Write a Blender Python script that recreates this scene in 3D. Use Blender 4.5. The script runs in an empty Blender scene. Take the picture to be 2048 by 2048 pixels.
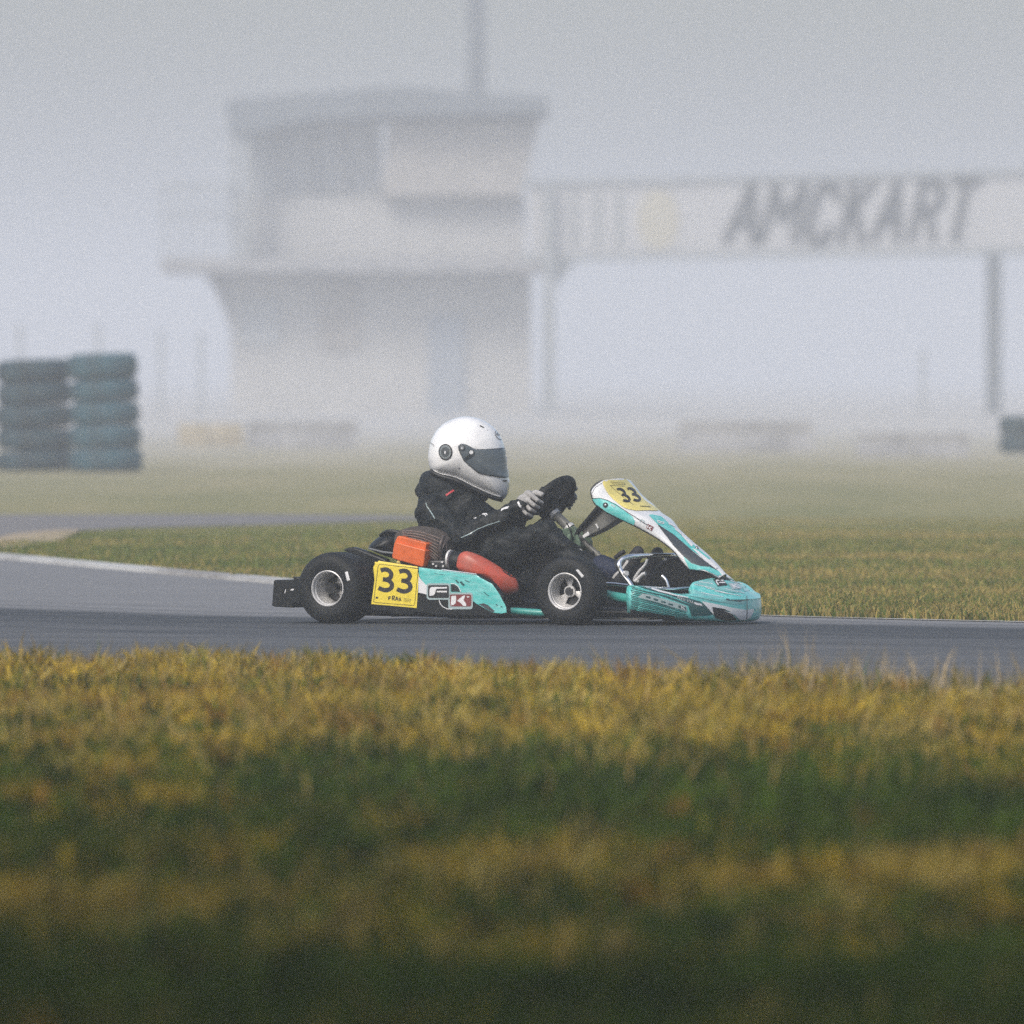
import bpy, bmesh, math, random
import numpy as np
from mathutils import Vector, Matrix
from mathutils.bvhtree import BVHTree
from mathutils.geometry import delaunay_2d_cdt

random.seed(7)
rng = np.random.default_rng(7)
scene = bpy.context.scene
COL = scene.collection
R = math.radians

# ------------------------------------------------------------------ camera, sky, sun, exposure
CAM_H = 0.978
PITCH = math.atan(280.0 / 25600.0)
cam_d = bpy.data.cameras.new("camera")
cam = bpy.data.objects.new("camera", cam_d)
COL.objects.link(cam)
cam.location = (0, 0, CAM_H)
cam.rotation_euler = (R(90) - PITCH, 0, 0)
cam_d.sensor_width = 36.0
cam_d.lens = 450.0
cam_d.clip_start = 0.5
cam_d.clip_end = 6000.0
cam_d.dof.use_dof = True
cam_d.dof.focus_distance = 49.6
cam_d.dof.aperture_fstop = 6.2
scene.camera = cam

SUN_EL, SUN_AZ = R(44), R(212)          # azimuth measured from +Y clockwise (towards +X)
world = bpy.data.worlds.new("World")
scene.world = world
world.use_nodes = True
wn = world.node_tree
bg = wn.nodes["Background"]
sky = wn.nodes.new("ShaderNodeTexSky")
sky.sky_type = 'NISHITA'
sky.sun_disc = False
sky.sun_elevation = SUN_EL
sky.sun_rotation = SUN_AZ
sky.air_density = 1.0
sky.dust_density = 3.0
sky.ozone_density = 1.0
hs = wn.nodes.new("ShaderNodeHueSaturation")
hs.inputs["Saturation"].default_value = 0.85
wn.links.new(sky.outputs[0], hs.inputs["Color"])
wn.links.new(hs.outputs[0], bg.inputs[0])
bg.inputs[1].default_value = 0.10

sun_d = bpy.data.lights.new("sun", 'SUN')
sun_d.energy = 1.1
sun_d.angle = R(20)
sun_d.color = (1.0, 0.95, 0.86)
sun = bpy.data.objects.new("sun", sun_d)
COL.objects.link(sun)
sdir = Vector((math.sin(SUN_AZ) * math.cos(SUN_EL), math.cos(SUN_AZ) * math.cos(SUN_EL), math.sin(SUN_EL)))
sun.rotation_euler = sdir.to_track_quat('Z', 'Y').to_euler()

scene.view_settings.view_transform = 'Standard'
scene.view_settings.look = 'None'
scene.view_settings.gamma = 1.0
scene.view_settings.exposure = 0.84
scene.render.engine = 'CYCLES'
scene.cycles.use_denoising = False
scene.cycles.volume_bounces = 1
scene.cycles.sample_clamp_indirect = 4.0
scene.cycles.max_bounces = 6
scene.cycles.diffuse_bounces = 2
scene.cycles.glossy_bounces = 3
scene.cycles.caustics_reflective = False
scene.cycles.caustics_refractive = False

HAZE_DENSITY = 0.0029
HAZE_COLOR = (0.915, 0.940, 1.0)

# ------------------------------------------------------------------ picture -> place helpers
CAM = Vector((0, 0, CAM_H))
CP, SP = math.cos(PITCH), math.sin(PITCH)
def ray(px, py):
    a = (px - 1024.0) / 25600.0; b = (1024.0 - py) / 25600.0
    return Vector((a, CP + b * SP, -SP + b * CP))
def W(px, py, d):
    r = ray(px, py); return CAM + r * (d / r.y)
def G(px, py, z=0.0):
    r = ray(px, py); return CAM + r * ((z - CAM_H) / r.z)

YAW = R(27)
CA, SA = math.cos(YAW), math.sin(YAW)
KO = Vector(((900 - 1024) / 512.0, 50.0, 0.0))
KM = Matrix.Translation(KO) @ Matrix.Rotation(-YAW, 4, 'Z')
KI = KM.inverted()
CAML = KI @ CAM
def rayL(px, py):
    return (KI.to_3x3() @ ray(px, py))
def K(px, py, lat):
    r = rayL(px, py); t = (lat - CAML.y) / r.y
    return CAML + r * t
def Kpix(p):
    w = KM @ Vector(p); v = w - CAM
    f = v.y * CP - v.z * SP; u = v.y * SP + v.z * CP
    return (1024 + 25600 * v.x / f, 1024 - 25600 * u / f)
VIEW_N = KI.to_3x3() @ Vector((0, 1, 0))     # away from the camera, in kart space

# ------------------------------------------------------------------ materials
def lin(c):
    return tuple((x / 255 / 12.92) if x / 255 <= 0.04045 else ((x / 255 + 0.055) / 1.055) ** 2.4 for x in c)
def mat(name, col, rough=0.5, metal=0.0, var=0.0, vscale=8.0, bump=0.0, bscale=60.0, coat=0.0, col2=None, rvar=0.0, stretch=None, spec=0.5):
    m = bpy.data.materials.new(name); m.use_nodes = True
    nt = m.node_tree; b = nt.nodes["Principled BSDF"]
    b.inputs["Roughness"].default_value = rough
    b.inputs["Metallic"].default_value = metal
    b.inputs["Coat Weight"].default_value = coat
    b.inputs["Coat Roughness"].default_value = 0.12
    b.inputs["Specular IOR Level"].default_value = spec
    b.inputs["Base Color"].default_value = (*col, 1)
    tc = nt.nodes.new("ShaderNodeTexCoord")
    src = tc.outputs["Object"]
    if stretch:
        mp = nt.nodes.new("ShaderNodeMapping"); mp.inputs["Scale"].default_value = stretch
        nt.links.new(src, mp.inputs[0]); src = mp.outputs[0]
    if var > 0 or col2:
        n = nt.nodes.new("ShaderNodeTexNoise"); n.inputs["Scale"].default_value = vscale
        n.inputs["Detail"].default_value = 6; n.inputs["Roughness"].default_value = 0.6
        nt.links.new(src, n.inputs["Vector"])
        rp = nt.nodes.new("ShaderNodeValToRGB")
        c2 = col2 if col2 else tuple(max(0, x * (1 - var)) for x in col)
        rp.color_ramp.elements[0].position = 0.35; rp.color_ramp.elements[0].color = (*c2, 1)
        rp.color_ramp.elements[1].position = 0.62; rp.color_ramp.elements[1].color = (*col, 1)
        nt.links.new(n.outputs[0], rp.inputs[0]); nt.links.new(rp.outputs[0], b.inputs["Base Color"])
    if rvar > 0:
        n3 = nt.nodes.new("ShaderNodeTexNoise"); n3.inputs["Scale"].default_value = 23
        nt.links.new(src, n3.inputs["Vector"])
        mr = nt.nodes.new("ShaderNodeMapRange"); mr.inputs[3].default_value = rough - rvar; mr.inputs[4].default_value = rough + rvar
        nt.links.new(n3.outputs[0], mr.inputs[0]); nt.links.new(mr.outputs[0], b.inputs["Roughness"])
    if bump > 0:
        n2 = nt.nodes.new("ShaderNodeTexNoise"); n2.inputs["Scale"].default_value = bscale; n2.inputs["Detail"].default_value = 4
        nt.links.new(src, n2.inputs["Vector"])
        bp = nt.nodes.new("ShaderNodeBump"); bp.inputs["Strength"].default_value = bump; bp.inputs["Distance"].default_value = 0.01
        nt.links.new(n2.outputs[0], bp.inputs["Height"]); nt.links.new(bp.outputs[0], b.inputs["Normal"])
    return m

M = {}
M['rubber'] = mat('rubber', (0.008, 0.0095, 0.0105), 0.62, var=0.35, vscale=14, bump=0.15, bscale=120, rvar=0.1, spec=0.3)
M['black_plastic'] = mat('black_plastic', (0.006, 0.0075, 0.0085), 0.42, var=0.3, vscale=10, rvar=0.08, spec=0.3)
M['black'] = mat('black_paint', (0.008, 0.009, 0.010), 0.5)
M['alloy'] = mat('alloy', (0.80, 0.79, 0.78), 0.45, 0.35, var=0.25, vscale=30, rvar=0.08)
M['dark_metal'] = mat('dark_metal', (0.06, 0.06, 0.062), 0.4, 0.8, var=0.4, vscale=30)
M['chrome'] = mat('chrome', (0.85, 0.85, 0.85), 0.12, 1.0)
M['teal'] = mat('teal_paint', (0.075, 0.52, 0.49), 0.34, var=0.25, vscale=11, coat=0.4, col2=(0.22, 0.63, 0.61), stretch=(2, 7, 7))
M['teal_dark'] = mat('teal_dark_paint', (0.006, 0.075, 0.08), 0.3, coat=0.5)
M['teal_mist'] = mat('teal_mist_paint', (0.22, 0.58, 0.56), 0.3, coat=0.5, var=0.25, vscale=12)
M['frame_teal'] = mat('frame_teal', (0.045, 0.36, 0.32), 0.35, var=0.3, vscale=15, coat=0.3)
M['white_paint'] = mat('white_paint', (0.78, 0.79, 0.80), 0.28, coat=0.6, var=0.06, vscale=7)
M['helmet_white'] = mat('helmet_white', (0.90, 0.90, 0.90), 0.20, coat=0.7, var=0.10, vscale=14, rvar=0.06)
M['yellow'] = mat('yellow_sticker', (0.88, 0.69, 0.055), 0.4, var=0.12, vscale=22, coat=0.2)
M['yellow_pale'] = mat('yellow_pale_sticker', (0.88, 0.74, 0.22), 0.4, var=0.1, vscale=22, coat=0.2)
M['ink'] = mat('ink', (0.022, 0.020, 0.018), 0.5)
M['silver_print'] = mat('silver_print', (0.36, 0.46, 0.47), 0.35, coat=0.2)
M['white_print'] = mat('white_print', (0.75, 0.75, 0.76), 0.4)
M['red_print'] = mat('red_print', (0.20, 0.035, 0.035), 0.4)
M['red_trim'] = mat('red_trim', (0.55, 0.05, 0.06), 0.5)
M['orange'] = mat('orange_plastic', (0.78, 0.145, 0.022), 0.42, var=0.25, vscale=16, rvar=0.08)
M['red_orange'] = mat('red_orange_metal', (0.60, 0.085, 0.045), 0.38, var=0.35, vscale=12, col2=(0.42, 0.10, 0.065), rvar=0.1)
M['fin_gap'] = mat('fin_gap', (0.075, 0.062, 0.056), 0.55)
M['fin_metal'] = mat('fin_metal', (0.30, 0.23, 0.20), 0.40, 0.3, var=0.4, vscale=25)
M['engine_cast'] = mat('engine_cast', (0.12, 0.095, 0.085), 0.5, 0.6, var=0.4, vscale=25)
M['suit'] = mat('suit_fabric', (0.0060, 0.0095, 0.0115), 0.62, spec=0.3, var=0.45, vscale=20, bump=0.8, bscale=22)
M['navy'] = mat('navy_fabric', (0.006, 0.014, 0.045), 0.75, var=0.3, vscale=20, bump=0.4, bscale=40)
M['glove'] = mat('glove_fabric', (0.42, 0.41, 0.40), 0.75, var=0.25, vscale=40, bump=0.3, bscale=90)
M['shoe'] = mat('shoe_suede', (0.012, 0.013, 0.018), 0.7, var=0.3, vscale=30)
M['sole'] = mat('shoe_sole', (0.45, 0.44, 0.43), 0.6)
M['visor'] = mat('visor', (0.11, 0.135, 0.155), 0.10, var=0.35, vscale=9, coat=0.4)
M['visor_dark'] = mat('visor_dark', (0.02, 0.027, 0.032), 0.25)
M['grey_plastic'] = mat('grey_plastic', (0.16, 0.17, 0.18), 0.45)
M['dark_grey'] = mat('dark_grey_print', (0.045, 0.055, 0.062), 0.4, coat=0.3)
M['skin'] = mat('skin', (0.5, 0.3, 0.22), 0.6)
M['brace'] = mat('brace_grey', (0.20, 0.20, 0.185), 0.45, var=0.4, vscale=12)
M['olive'] = mat('olive_metal', (0.16, 0.24, 0.17), 0.4, 0.2, var=0.5, vscale=25)
M['clear'] = mat('brake_disc_steel', (0.35, 0.36, 0.36), 0.3, 1.0)

# ------------------------------------------------------------------ mesh helpers
class MB:
    def __init__(s): s.v = []; s.f = []; s.m = []
    def add(s, verts, faces, mi=0):
        o = len(s.v); s.v += [tuple(x) for x in verts]
        for f in faces: s.f.append(tuple(i + o for i in f)); s.m.append(mi)
        return s
    def box(s, c, size, mi=0, rot=None):
        hx, hy, hz = size[0] / 2, size[1] / 2, size[2] / 2
        vs = [Vector((x, y, z)) for x in (-hx, hx) for y in (-hy, hy) for z in (-hz, hz)]
        if rot: vs = [rot @ v for v in vs]
        c = Vector(c)
        return s.add([v + c for v in vs], [(0, 1, 3, 2), (4, 6, 7, 5), (0, 4, 5, 1), (2, 3, 7, 6), (0, 2, 6, 4), (1, 5, 7, 3)], mi)
    def tube(s, pts, r, n=12, cap=True, mi=0, smooth=0):
        pts = [Vector(p) for p in pts]
        rs = list(r) if isinstance(r, (list, tuple)) else [r] * len(pts)
        if smooth: pts, rs = catmull(pts, rs, smooth)
        up = None; rings = []
        for i, p in enumerate(pts):
            t = (pts[min(i + 1, len(pts) - 1)] - pts[max(i - 1, 0)]).normalized()
            if up is None:
                up = Vector((0, 0, 1)) if abs(t.z) < 0.9 else Vector((1, 0, 0))
            up = (up - t * up.dot(t)).normalized(); b = t.cross(up)
            rings.append([p + (up * math.cos(2 * math.pi * k / n) + b * math.sin(2 * math.pi * k / n)) * rs[i] for k in range(n)])
        vs = [v for rg in rings for v in rg]; fs = []
        for i in range(len(rings) - 1):
            for k in range(n):
                k2 = (k + 1) % n
                fs.append((i * n + k, i * n + k2, (i + 1) * n + k2, (i + 1) * n + k))
        if cap:
            fs.append(tuple(range(n - 1, -1, -1))); q = (len(rings) - 1) * n; fs.append(tuple(range(q, q + n)))
        return s.add(vs, fs, mi)
    def lathe(s, prof, c=(0, 0, 0), n=64, closed=True, mi=0, axis='Y'):
        c = Vector(c); vs = []; m_ = len(prof)
        for k in range(n):
            a = 2 * math.pi * k / n
            for (r, h) in prof:
                if axis == 'Y': vs.append(c + Vector((r * math.cos(a), h, r * math.sin(a))))
                else: vs.append(c + Vector((r * math.cos(a), r * math.sin(a), h)))
        fs = []
        for k in range(n):
            k2 = (k + 1) % n
            for i in range(m_ if closed else m_ - 1):
                j = (i + 1) % m_
                fs.append((k * m_ + i, k * m_ + j, k2 * m_ + j, k2 * m_ + i))
        return s.add(vs, fs, mi)
    def prism(s, poly3, off, mi=0):
        n = len(poly3); off = Vector(off)
        vs = [Vector(p) for p in poly3] + [Vector(p) + off for p in poly3]
        fs = [tuple(range(n)), tuple(range(2 * n - 1, n - 1, -1))] + [(i, i + n, (i + 1) % n + n, (i + 1) % n) for i in range(n)]
        return s.add(vs, fs, mi)
    def sphere(s, c, r, n=16, mi=0):
        c = Vector(c); rr = Vector(r) if not isinstance(r, (int, float)) else Vector((r, r, r)); m_ = n // 2; vs = []
        for i in range(1, m_):
            th = math.pi * i / m_
            for k in range(n):
                a = 2 * math.pi * k / n
                vs.append(c + Vector((rr.x * math.sin(th) * math.cos(a), rr.y * math.sin(th) * math.sin(a), rr.z * math.cos(th))))
        fs = []
        for i in range(m_ - 2):
            for k in range(n):
                k2 = (k + 1) % n; fs.append((i * n + k, (i + 1) * n + k, (i + 1) * n + k2, i * n + k2))
        t = len(vs); vs += [c + Vector((0, 0, rr.z)), c - Vector((0, 0, rr.z))]
        for k in range(n):
            k2 = (k + 1) % n; fs.append((t, k, k2)); q = (m_ - 2) * n; fs.append((t + 1, q + k2, q + k))
        return s.add(vs, fs, mi)
    def capsule(s, a, b, ra, rb, n=14, mi=0):
        a, b = Vector(a), Vector(b); d = (b - a); L = d.length
        d = d.normalized() if L > 1e-6 else Vector((0, 0, 1))
        pts = []; rs = []
        for i in range(6):
            t = math.pi / 2 * (1 - i / 5.5); pts.append(a - d * ra * math.sin(t)); rs.append(max(1e-4, ra * math.cos(t)))
        for i in range(6):
            t = math.pi / 2 * (i + .5) / 5.5; pts.append(b + d * rb * math.sin(t)); rs.append(max(1e-4, rb * math.cos(t)))
        return s.tube(pts, rs, n, True, mi)
    def mesh(s, name, mats, smooth=35):
        me = bpy.data.meshes.new(name)
        me.from_pydata(s.v, [], s.f)
        for m_ in (mats if isinstance(mats, (list, tuple)) else [mats]): me.materials.append(m_)
        if any(s.m): me.polygons.foreach_set("material_index", s.m)
        bm = bmesh.new(); bm.from_mesh(me); bmesh.ops.recalc_face_normals(bm, faces=bm.faces); bm.to_mesh(me); bm.free()
        if smooth:
            me.shade_smooth(); me.set_sharp_from_angle(angle=R(smooth))
        me.update()
        return me
    def build(s, name, mats, parent=None, smooth=35, bevel=0, bseg=2):
        o = bpy.data.objects.new(name, s.mesh(name, mats, smooth)); COL.objects.link(o)
        if parent: o.parent = parent
        if bevel:
            b = o.modifiers.new("bevel", 'BEVEL'); b.width = bevel; b.segments = bseg; b.limit_method = 'ANGLE'; b.angle_limit = R(30)
        return o

def catmull(pts, rs, n):
    P = [pts[0]] + list(pts) + [pts[-1]]; Q = [rs[0]] + list(rs) + [rs[-1]]; op = []; orr = []
    for i in range(1, len(P) - 2):
        for k in range(n):
            t = k / n; a, b, c, d = P[i - 1], P[i], P[i + 1], P[i + 2]
            op.append(0.5 * ((2 * b) + (c - a) * t + (2 * a - 5 * b + 4 * c - d) * t * t + (3 * b - a - 3 * c + d) * t ** 3))
            orr.append(Q[i] + (Q[i + 1] - Q[i]) * t)
    op.append(pts[-1]); orr.append(rs[-1])
    return op, orr
def smooth2(pts, n, closed=False):
    v = [Vector((p[0], p[1], 0)) for p in pts]
    if closed:
        ext = [v[-1]] + v + [v[0], v[1]]; out = []
        for i in range(1, len(ext) - 2):
            for k in range(n):
                t = k / n; a, b, c, d = ext[i - 1], ext[i], ext[i + 1], ext[i + 2]
                out.append(0.5 * ((2 * b) + (c - a) * t + (2 * a - 5 * b + 4 * c - d) * t * t + (3 * b - a - 3 * c + d) * t ** 3))
    else:
        out, _ = catmull(v, [1] * len(v), n)
    return [(p.x, p.y) for p in out]

def empty(name, loc=(0, 0, 0), parent=None, mw=None):
    o = bpy.data.objects.new(name, None); COL.objects.link(o); o.empty_display_size = 0.1
    if parent: o.parent = parent
    if mw is not None: o.matrix_world = mw
    else: o.location = loc
    return o
def tag(o, label=None, cat=None, group=None, kind=None):
    if label: o['label'] = label
    if cat: o['category'] = cat
    if group: o['group'] = group
    if kind: o['kind'] = kind
    return o
def bake(o):
    """apply an object's modifiers to real mesh data"""
    bpy.context.view_layer.update()
    dg = bpy.context.evaluated_depsgraph_get()
    me = bpy.data.meshes.new_from_object(o.evaluated_get(dg), depsgraph=dg)
    o.modifiers.clear(); old = o.data; o.data = me
    me.name = old.name + "_m"
    return o
def bvh_of(*objs):
    vs = []; fs = []
    for o in objs:
        k = len(vs); me = o.data
        vs += [v.co.copy() for v in me.vertices]; fs += [tuple(i + k for i in p.vertices) for p in me.polygons]
    return BVHTree.FromPolygons(vs, fs)
def hit(bvh, px, py, off):
    d = rayL(px, py).normalized()
    loc, nor, idx, dist = bvh.ray_cast(CAML, d)
    if loc is None:
        # just off the edge: pull towards the nearest point
        mid = CAML + d * 50.0
        loc, nor, idx, dist = bvh.find_nearest(mid)
    if nor.dot(d) > 0: nor = -nor
    return loc + nor * off
def inpoly(x, y, poly):
    c = False; j = len(poly) - 1
    for i in range(len(poly)):
        xi, yi = poly[i]; xj, yj = poly[j]
        if (yi > y) != (yj > y) and x < (xj - xi) * (y - yi) / (yj - yi) + xi: c = not c
        j = i
    return c
def decal_into(mb, bvh, poly, off=0.0015, step=4.0, mi=0):
    """a printed sticker: outline given in photo pixels, laid on the surface itself"""
    n = len(poly); pts = []
    for i in range(n):
        a, b = poly[i], poly[(i + 1) % n]; L = math.hypot(b[0] - a[0], b[1] - a[1]); q = max(1, int(L / step))
        for k in range(q): pts.append(Vector((a[0] + (b[0] - a[0]) * k / q, a[1] + (b[1] - a[1]) * k / q)))
    m_ = len(pts); edges = [(i, (i + 1) % m_) for i in range(m_)]
    xs = [p[0] for p in poly]; ys = [p[1] for p in poly]
    y = min(ys) + step / 2
    while y < max(ys):
        x = min(xs) + step / 2
        while x < max(xs):
            if inpoly(x, y, poly): pts.append(Vector((x, y)))
            x += step
        y += step
    vs, es, fs, _, _, _ = delaunay_2d_cdt(pts, edges, [], 1, 1e-4)
    keep = [f for f in fs if inpoly(sum(vs[i].x for i in f) / len(f), sum(vs[i].y for i in f) / len(f), poly)]
    mb.add([hit(bvh, v.x, v.y, off) for v in vs], keep, mi)
def stroke_into(mb, bvh, line, width, off=0.002, step=2.0, mi=0, square=True):
    pts = []
    for i in range(len(line) - 1):
        a, b = line[i], line[i + 1]; L = math.hypot(b[0] - a[0], b[1] - a[1]); q = max(1, int(L / step))
        for k in range(q): pts.append((a[0] + (b[0] - a[0]) * k / q, a[1] + (b[1] - a[1]) * k / q))
    pts.append(line[-1]); vs = []
    for i, p in enumerate(pts):
        a = pts[max(0, i - 1)]; b = pts[min(len(pts) - 1, i + 1)]
        dx, dy = b[0] - a[0], b[1] - a[1]; L = math.hypot(dx, dy) or 1
        nx, ny = -dy / L * width / 2, dx / L * width / 2
        vs += [hit(bvh, p[0] + nx, p[1] + ny, off), hit(bvh, p[0] - nx, p[1] - ny, off)]
    mb.add(vs, [(2 * i, 2 * i + 1, 2 * i + 3, 2 * i + 2) for i in range(len(pts) - 1)], mi)
def decal(name, bvh, polys, m_, parent, off=0.0015, step=4.0):
    if name.startswith('paint') or name in ('badge', 'reflector'):
        for p in polys[:-1]:
            mb = MB(); decal_into(mb, bvh, p, off, step); mb.build(name, m_, parent, smooth=60)
        polys = polys[-1:]
    mb = MB()
    for p in polys: decal_into(mb, bvh, p, off, step)
    return mb.build(name, m_, parent, smooth=60)
def affine(org, u, v):
    return lambda p: (org[0] + p[0] * u[0] + p[1] * v[0], org[1] + p[0] * u[1] + p[1] * v[1])
def three(n=10):
    """centre line of a heavy figure 3 in a unit box, y down"""
    up = [(0.16, 0.16)] + [(0.46 + 0.34 * math.cos(t), 0.295 + 0.195 * math.sin(t)) for t in np.linspace(R(-118), R(92), n)] + [(0.30, 0.49)]
    lo = [(0.30, 0.49)] + [(0.44 + 0.42 * math.cos(t), 0.695 + 0.205 * math.sin(t)) for t in np.linspace(R(-88), R(118), n)] + [(0.06, 0.835)]
    return [up, lo]
def inflate(name, outline, m_, parent, lat, half, power=2.4, n='view', rings=14, dense=3, flat=0.0, center=None):
    """a rounded solid whose outline (photo pixels) is traced at depth lat; thickness runs along n"""
    ol = smooth2(outline, dense, True) if dense > 1 else outline
    if n == 'view':
        p0 = K(*(center or (sum(p[0] for p in outline) / len(outline), sum(p[1] for p in outline) / len(outline))), lat); nn = VIEW_N
        def place(px, py):
            r = rayL(px, py); return CAML + r * ((p0 - CAML).dot(nn) / r.dot(nn))
    else:
        nn = Vector((0, 1, 0))
        def place(px, py): return K(px, py, lat)
    P = [place(*p) for p in ol]
    c = place(*center) if center else sum(P, Vector()) / len(P)
    mb = MB(); N = len(P); vs = []; fs = []
    rr = [1 - (1 - math.sin(math.pi / 2 * i / rings)) for i in range(1, rings + 1)]
    for sgn in (-1, 1):
        base = len(vs); vs.append(c + nn * (sgn * half))
        for r in rr:
            h = half * max(0.0, 1 - max(0, (r - flat) / (1 - flat)) ** power) ** (1 / power)
            for p in P: vs.append(c + (p - c) * r + nn * (sgn * h))
        for k in range(N):
            k2 = (k + 1) % N; fs.append((base, base + 1 + k, base + 1 + k2))
            for i in range(len(rr) - 1):
                a = base + 1 + i * N; b = a + N
                fs.append((a + k, b + k, b + k2, a + k2))
    mb.add(vs, fs)
    me = mb.mesh(name, m_, 0)
    bm = bmesh.new(); bm.from_mesh(me); bmesh.ops.remove_doubles(bm, verts=bm.verts, dist=1e-5)
    bmesh.ops.recalc_face_normals(bm, faces=bm.faces); bm.to_mesh(me); bm.free(); me.shade_smooth()
    o = bpy.data.objects.new(name, me); COL.objects.link(o); o.parent = parent
    return o

# ================================================================== THE GROUND, ROADS, GRASS
DRY = (0.50, 0.345, 0.030); DRYP = (0.48, 0.37, 0.10); GRN = (0.066, 0.120, 0.005); DGRN = (0.016, 0.034, 0.003); OLV = (0.15, 0.15, 0.035)
def ground_material():
    m = bpy.data.materials.new('field'); m.use_nodes = True; nt = m.node_tree; b = nt.nodes["Principled BSDF"]
    b.inputs["Roughness"].default_value = 0.95; b.inputs["Specular IOR Level"].default_value = 0.1
    tc = nt.nodes.new("ShaderNodeTexCoord")
    def noise(sc, stretch):
        mp = nt.nodes.new("ShaderNodeMapping"); mp.inputs["Scale"].default_value = stretch
        nt.links.new(tc.outputs["Object"], mp.inputs[0])
        n = nt.nodes.new("ShaderNodeTexNoise"); n.inputs["Scale"].default_value = sc; n.inputs["Detail"].default_value = 7; n.inputs["Roughness"].default_value = 0.65
        nt.links.new(mp.outputs[0], n.inputs["Vector"]); return n
    n1 = noise(0.6, (1, 0.12, 1)); n2 = noise(7.0, (1, 0.2, 1))
    r1 = nt.nodes.new("ShaderNodeValToRGB"); e = r1.color_ramp.elements
    e[0].position = 0.30; e[0].color = (0.13, 0.15, 0.05, 1); e[1].position = 0.72; e[1].color = (0.36, 0.29, 0.15, 1)
    k = r1.color_ramp.elements.new(0.52); k.color = (0.23, 0.215, 0.09, 1)
    mx = nt.nodes.new("ShaderNodeMix"); mx.data_type = 'FLOAT'; mx.inputs[0].default_value = 0.45
    nt.links.new(n1.outputs[0], mx.inputs[2]); nt.links.new(n2.outputs[0], mx.inputs[3])
    nt.links.new(mx.outputs[0], r1.inputs[0])
    # dry far grass, paled with distance so its colour carries the fog's fade
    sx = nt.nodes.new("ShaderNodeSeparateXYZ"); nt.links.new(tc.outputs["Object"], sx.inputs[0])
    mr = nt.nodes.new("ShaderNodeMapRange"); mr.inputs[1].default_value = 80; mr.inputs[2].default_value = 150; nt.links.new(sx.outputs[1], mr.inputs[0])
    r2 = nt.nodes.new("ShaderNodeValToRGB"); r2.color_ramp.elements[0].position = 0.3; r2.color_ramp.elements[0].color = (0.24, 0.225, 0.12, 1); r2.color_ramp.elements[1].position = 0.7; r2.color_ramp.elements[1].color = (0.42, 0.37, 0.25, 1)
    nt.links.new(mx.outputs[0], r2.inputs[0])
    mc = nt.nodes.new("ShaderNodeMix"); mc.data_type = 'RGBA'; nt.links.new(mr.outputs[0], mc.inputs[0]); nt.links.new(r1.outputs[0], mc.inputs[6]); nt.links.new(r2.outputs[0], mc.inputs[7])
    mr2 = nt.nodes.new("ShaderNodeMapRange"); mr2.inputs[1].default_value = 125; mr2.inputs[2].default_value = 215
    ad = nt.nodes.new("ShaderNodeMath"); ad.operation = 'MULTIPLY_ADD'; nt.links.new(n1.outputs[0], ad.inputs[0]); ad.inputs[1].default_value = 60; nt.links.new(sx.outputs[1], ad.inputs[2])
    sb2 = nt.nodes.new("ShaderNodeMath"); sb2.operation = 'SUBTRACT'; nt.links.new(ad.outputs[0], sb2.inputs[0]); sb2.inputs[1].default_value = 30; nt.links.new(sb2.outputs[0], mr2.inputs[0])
    mc2 = nt.nodes.new("ShaderNodeMix"); mc2.data_type = 'RGBA'; nt.links.new(mr2.outputs[0], mc2.inputs[0]); nt.links.new(mc.outputs[2], mc2.inputs[6]); mc2.inputs[7].default_value = (0.50, 0.485, 0.46, 1)  # farthest ground turns pale grey, fog fade painted into its colour
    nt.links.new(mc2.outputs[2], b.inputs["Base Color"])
    return m
def asphalt_material(dark=(0.030, 0.035, 0.042), light=(0.215, 0.215, 0.22), band=True):
    m = bpy.data.materials.new('asphalt'); m.use_nodes = True; nt = m.node_tree; b = nt.nodes["Principled BSDF"]
    b.inputs["Roughness"].default_value = 0.85
    tc = nt.nodes.new("ShaderNodeTexCoord")
    n = nt.nodes.new("ShaderNodeTexNoise"); n.inputs["Scale"].default_value = 1.4; n.inputs["Detail"].default_value = 8; n.inputs["Roughness"].default_value = 0.6
    mp = nt.nodes.new("ShaderNodeMapping"); mp.inputs["Scale"].default_value = (0.35, 2.2, 1)
    nt.links.new(tc.outputs["Object"], mp.inputs[0]); nt.links.new(mp.outputs[0], n.inputs["Vector"])
    g = nt.nodes.new("ShaderNodeTexNoise"); g.inputs["Scale"].default_value = 90; g.inputs["Detail"].default_value = 3
    nt.links.new(tc.outputs["Object"], g.inputs["Vector"])
    at = nt.nodes.new("ShaderNodeAttribute"); at.attribute_name = "wear_shade"
    def mth(op, a, b_=None, v=None):
        q = nt.nodes.new("ShaderNodeMath"); q.operation = op; nt.links.new(a, q.inputs[0])
        if b_ is not None: nt.links.new(b_, q.inputs[1])
        if v is not None: q.inputs[1].default_value = v
        return q.outputs[0]
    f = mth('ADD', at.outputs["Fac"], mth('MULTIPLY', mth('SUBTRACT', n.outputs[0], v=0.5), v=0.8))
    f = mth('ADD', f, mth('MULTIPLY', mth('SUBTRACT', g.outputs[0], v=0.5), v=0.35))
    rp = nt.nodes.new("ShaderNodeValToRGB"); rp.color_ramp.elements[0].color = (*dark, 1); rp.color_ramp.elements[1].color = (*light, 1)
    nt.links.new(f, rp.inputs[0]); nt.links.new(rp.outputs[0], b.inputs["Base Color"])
    bp = nt.nodes.new("ShaderNodeBump"); bp.inputs["Strength"].default_value = 0.3; bp.inputs["Distance"].default_value = 0.004
    nt.links.new(g.outputs[0], bp.inputs["Height"]); nt.links.new(bp.outputs[0], b.inputs["Normal"])
    return m

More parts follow.
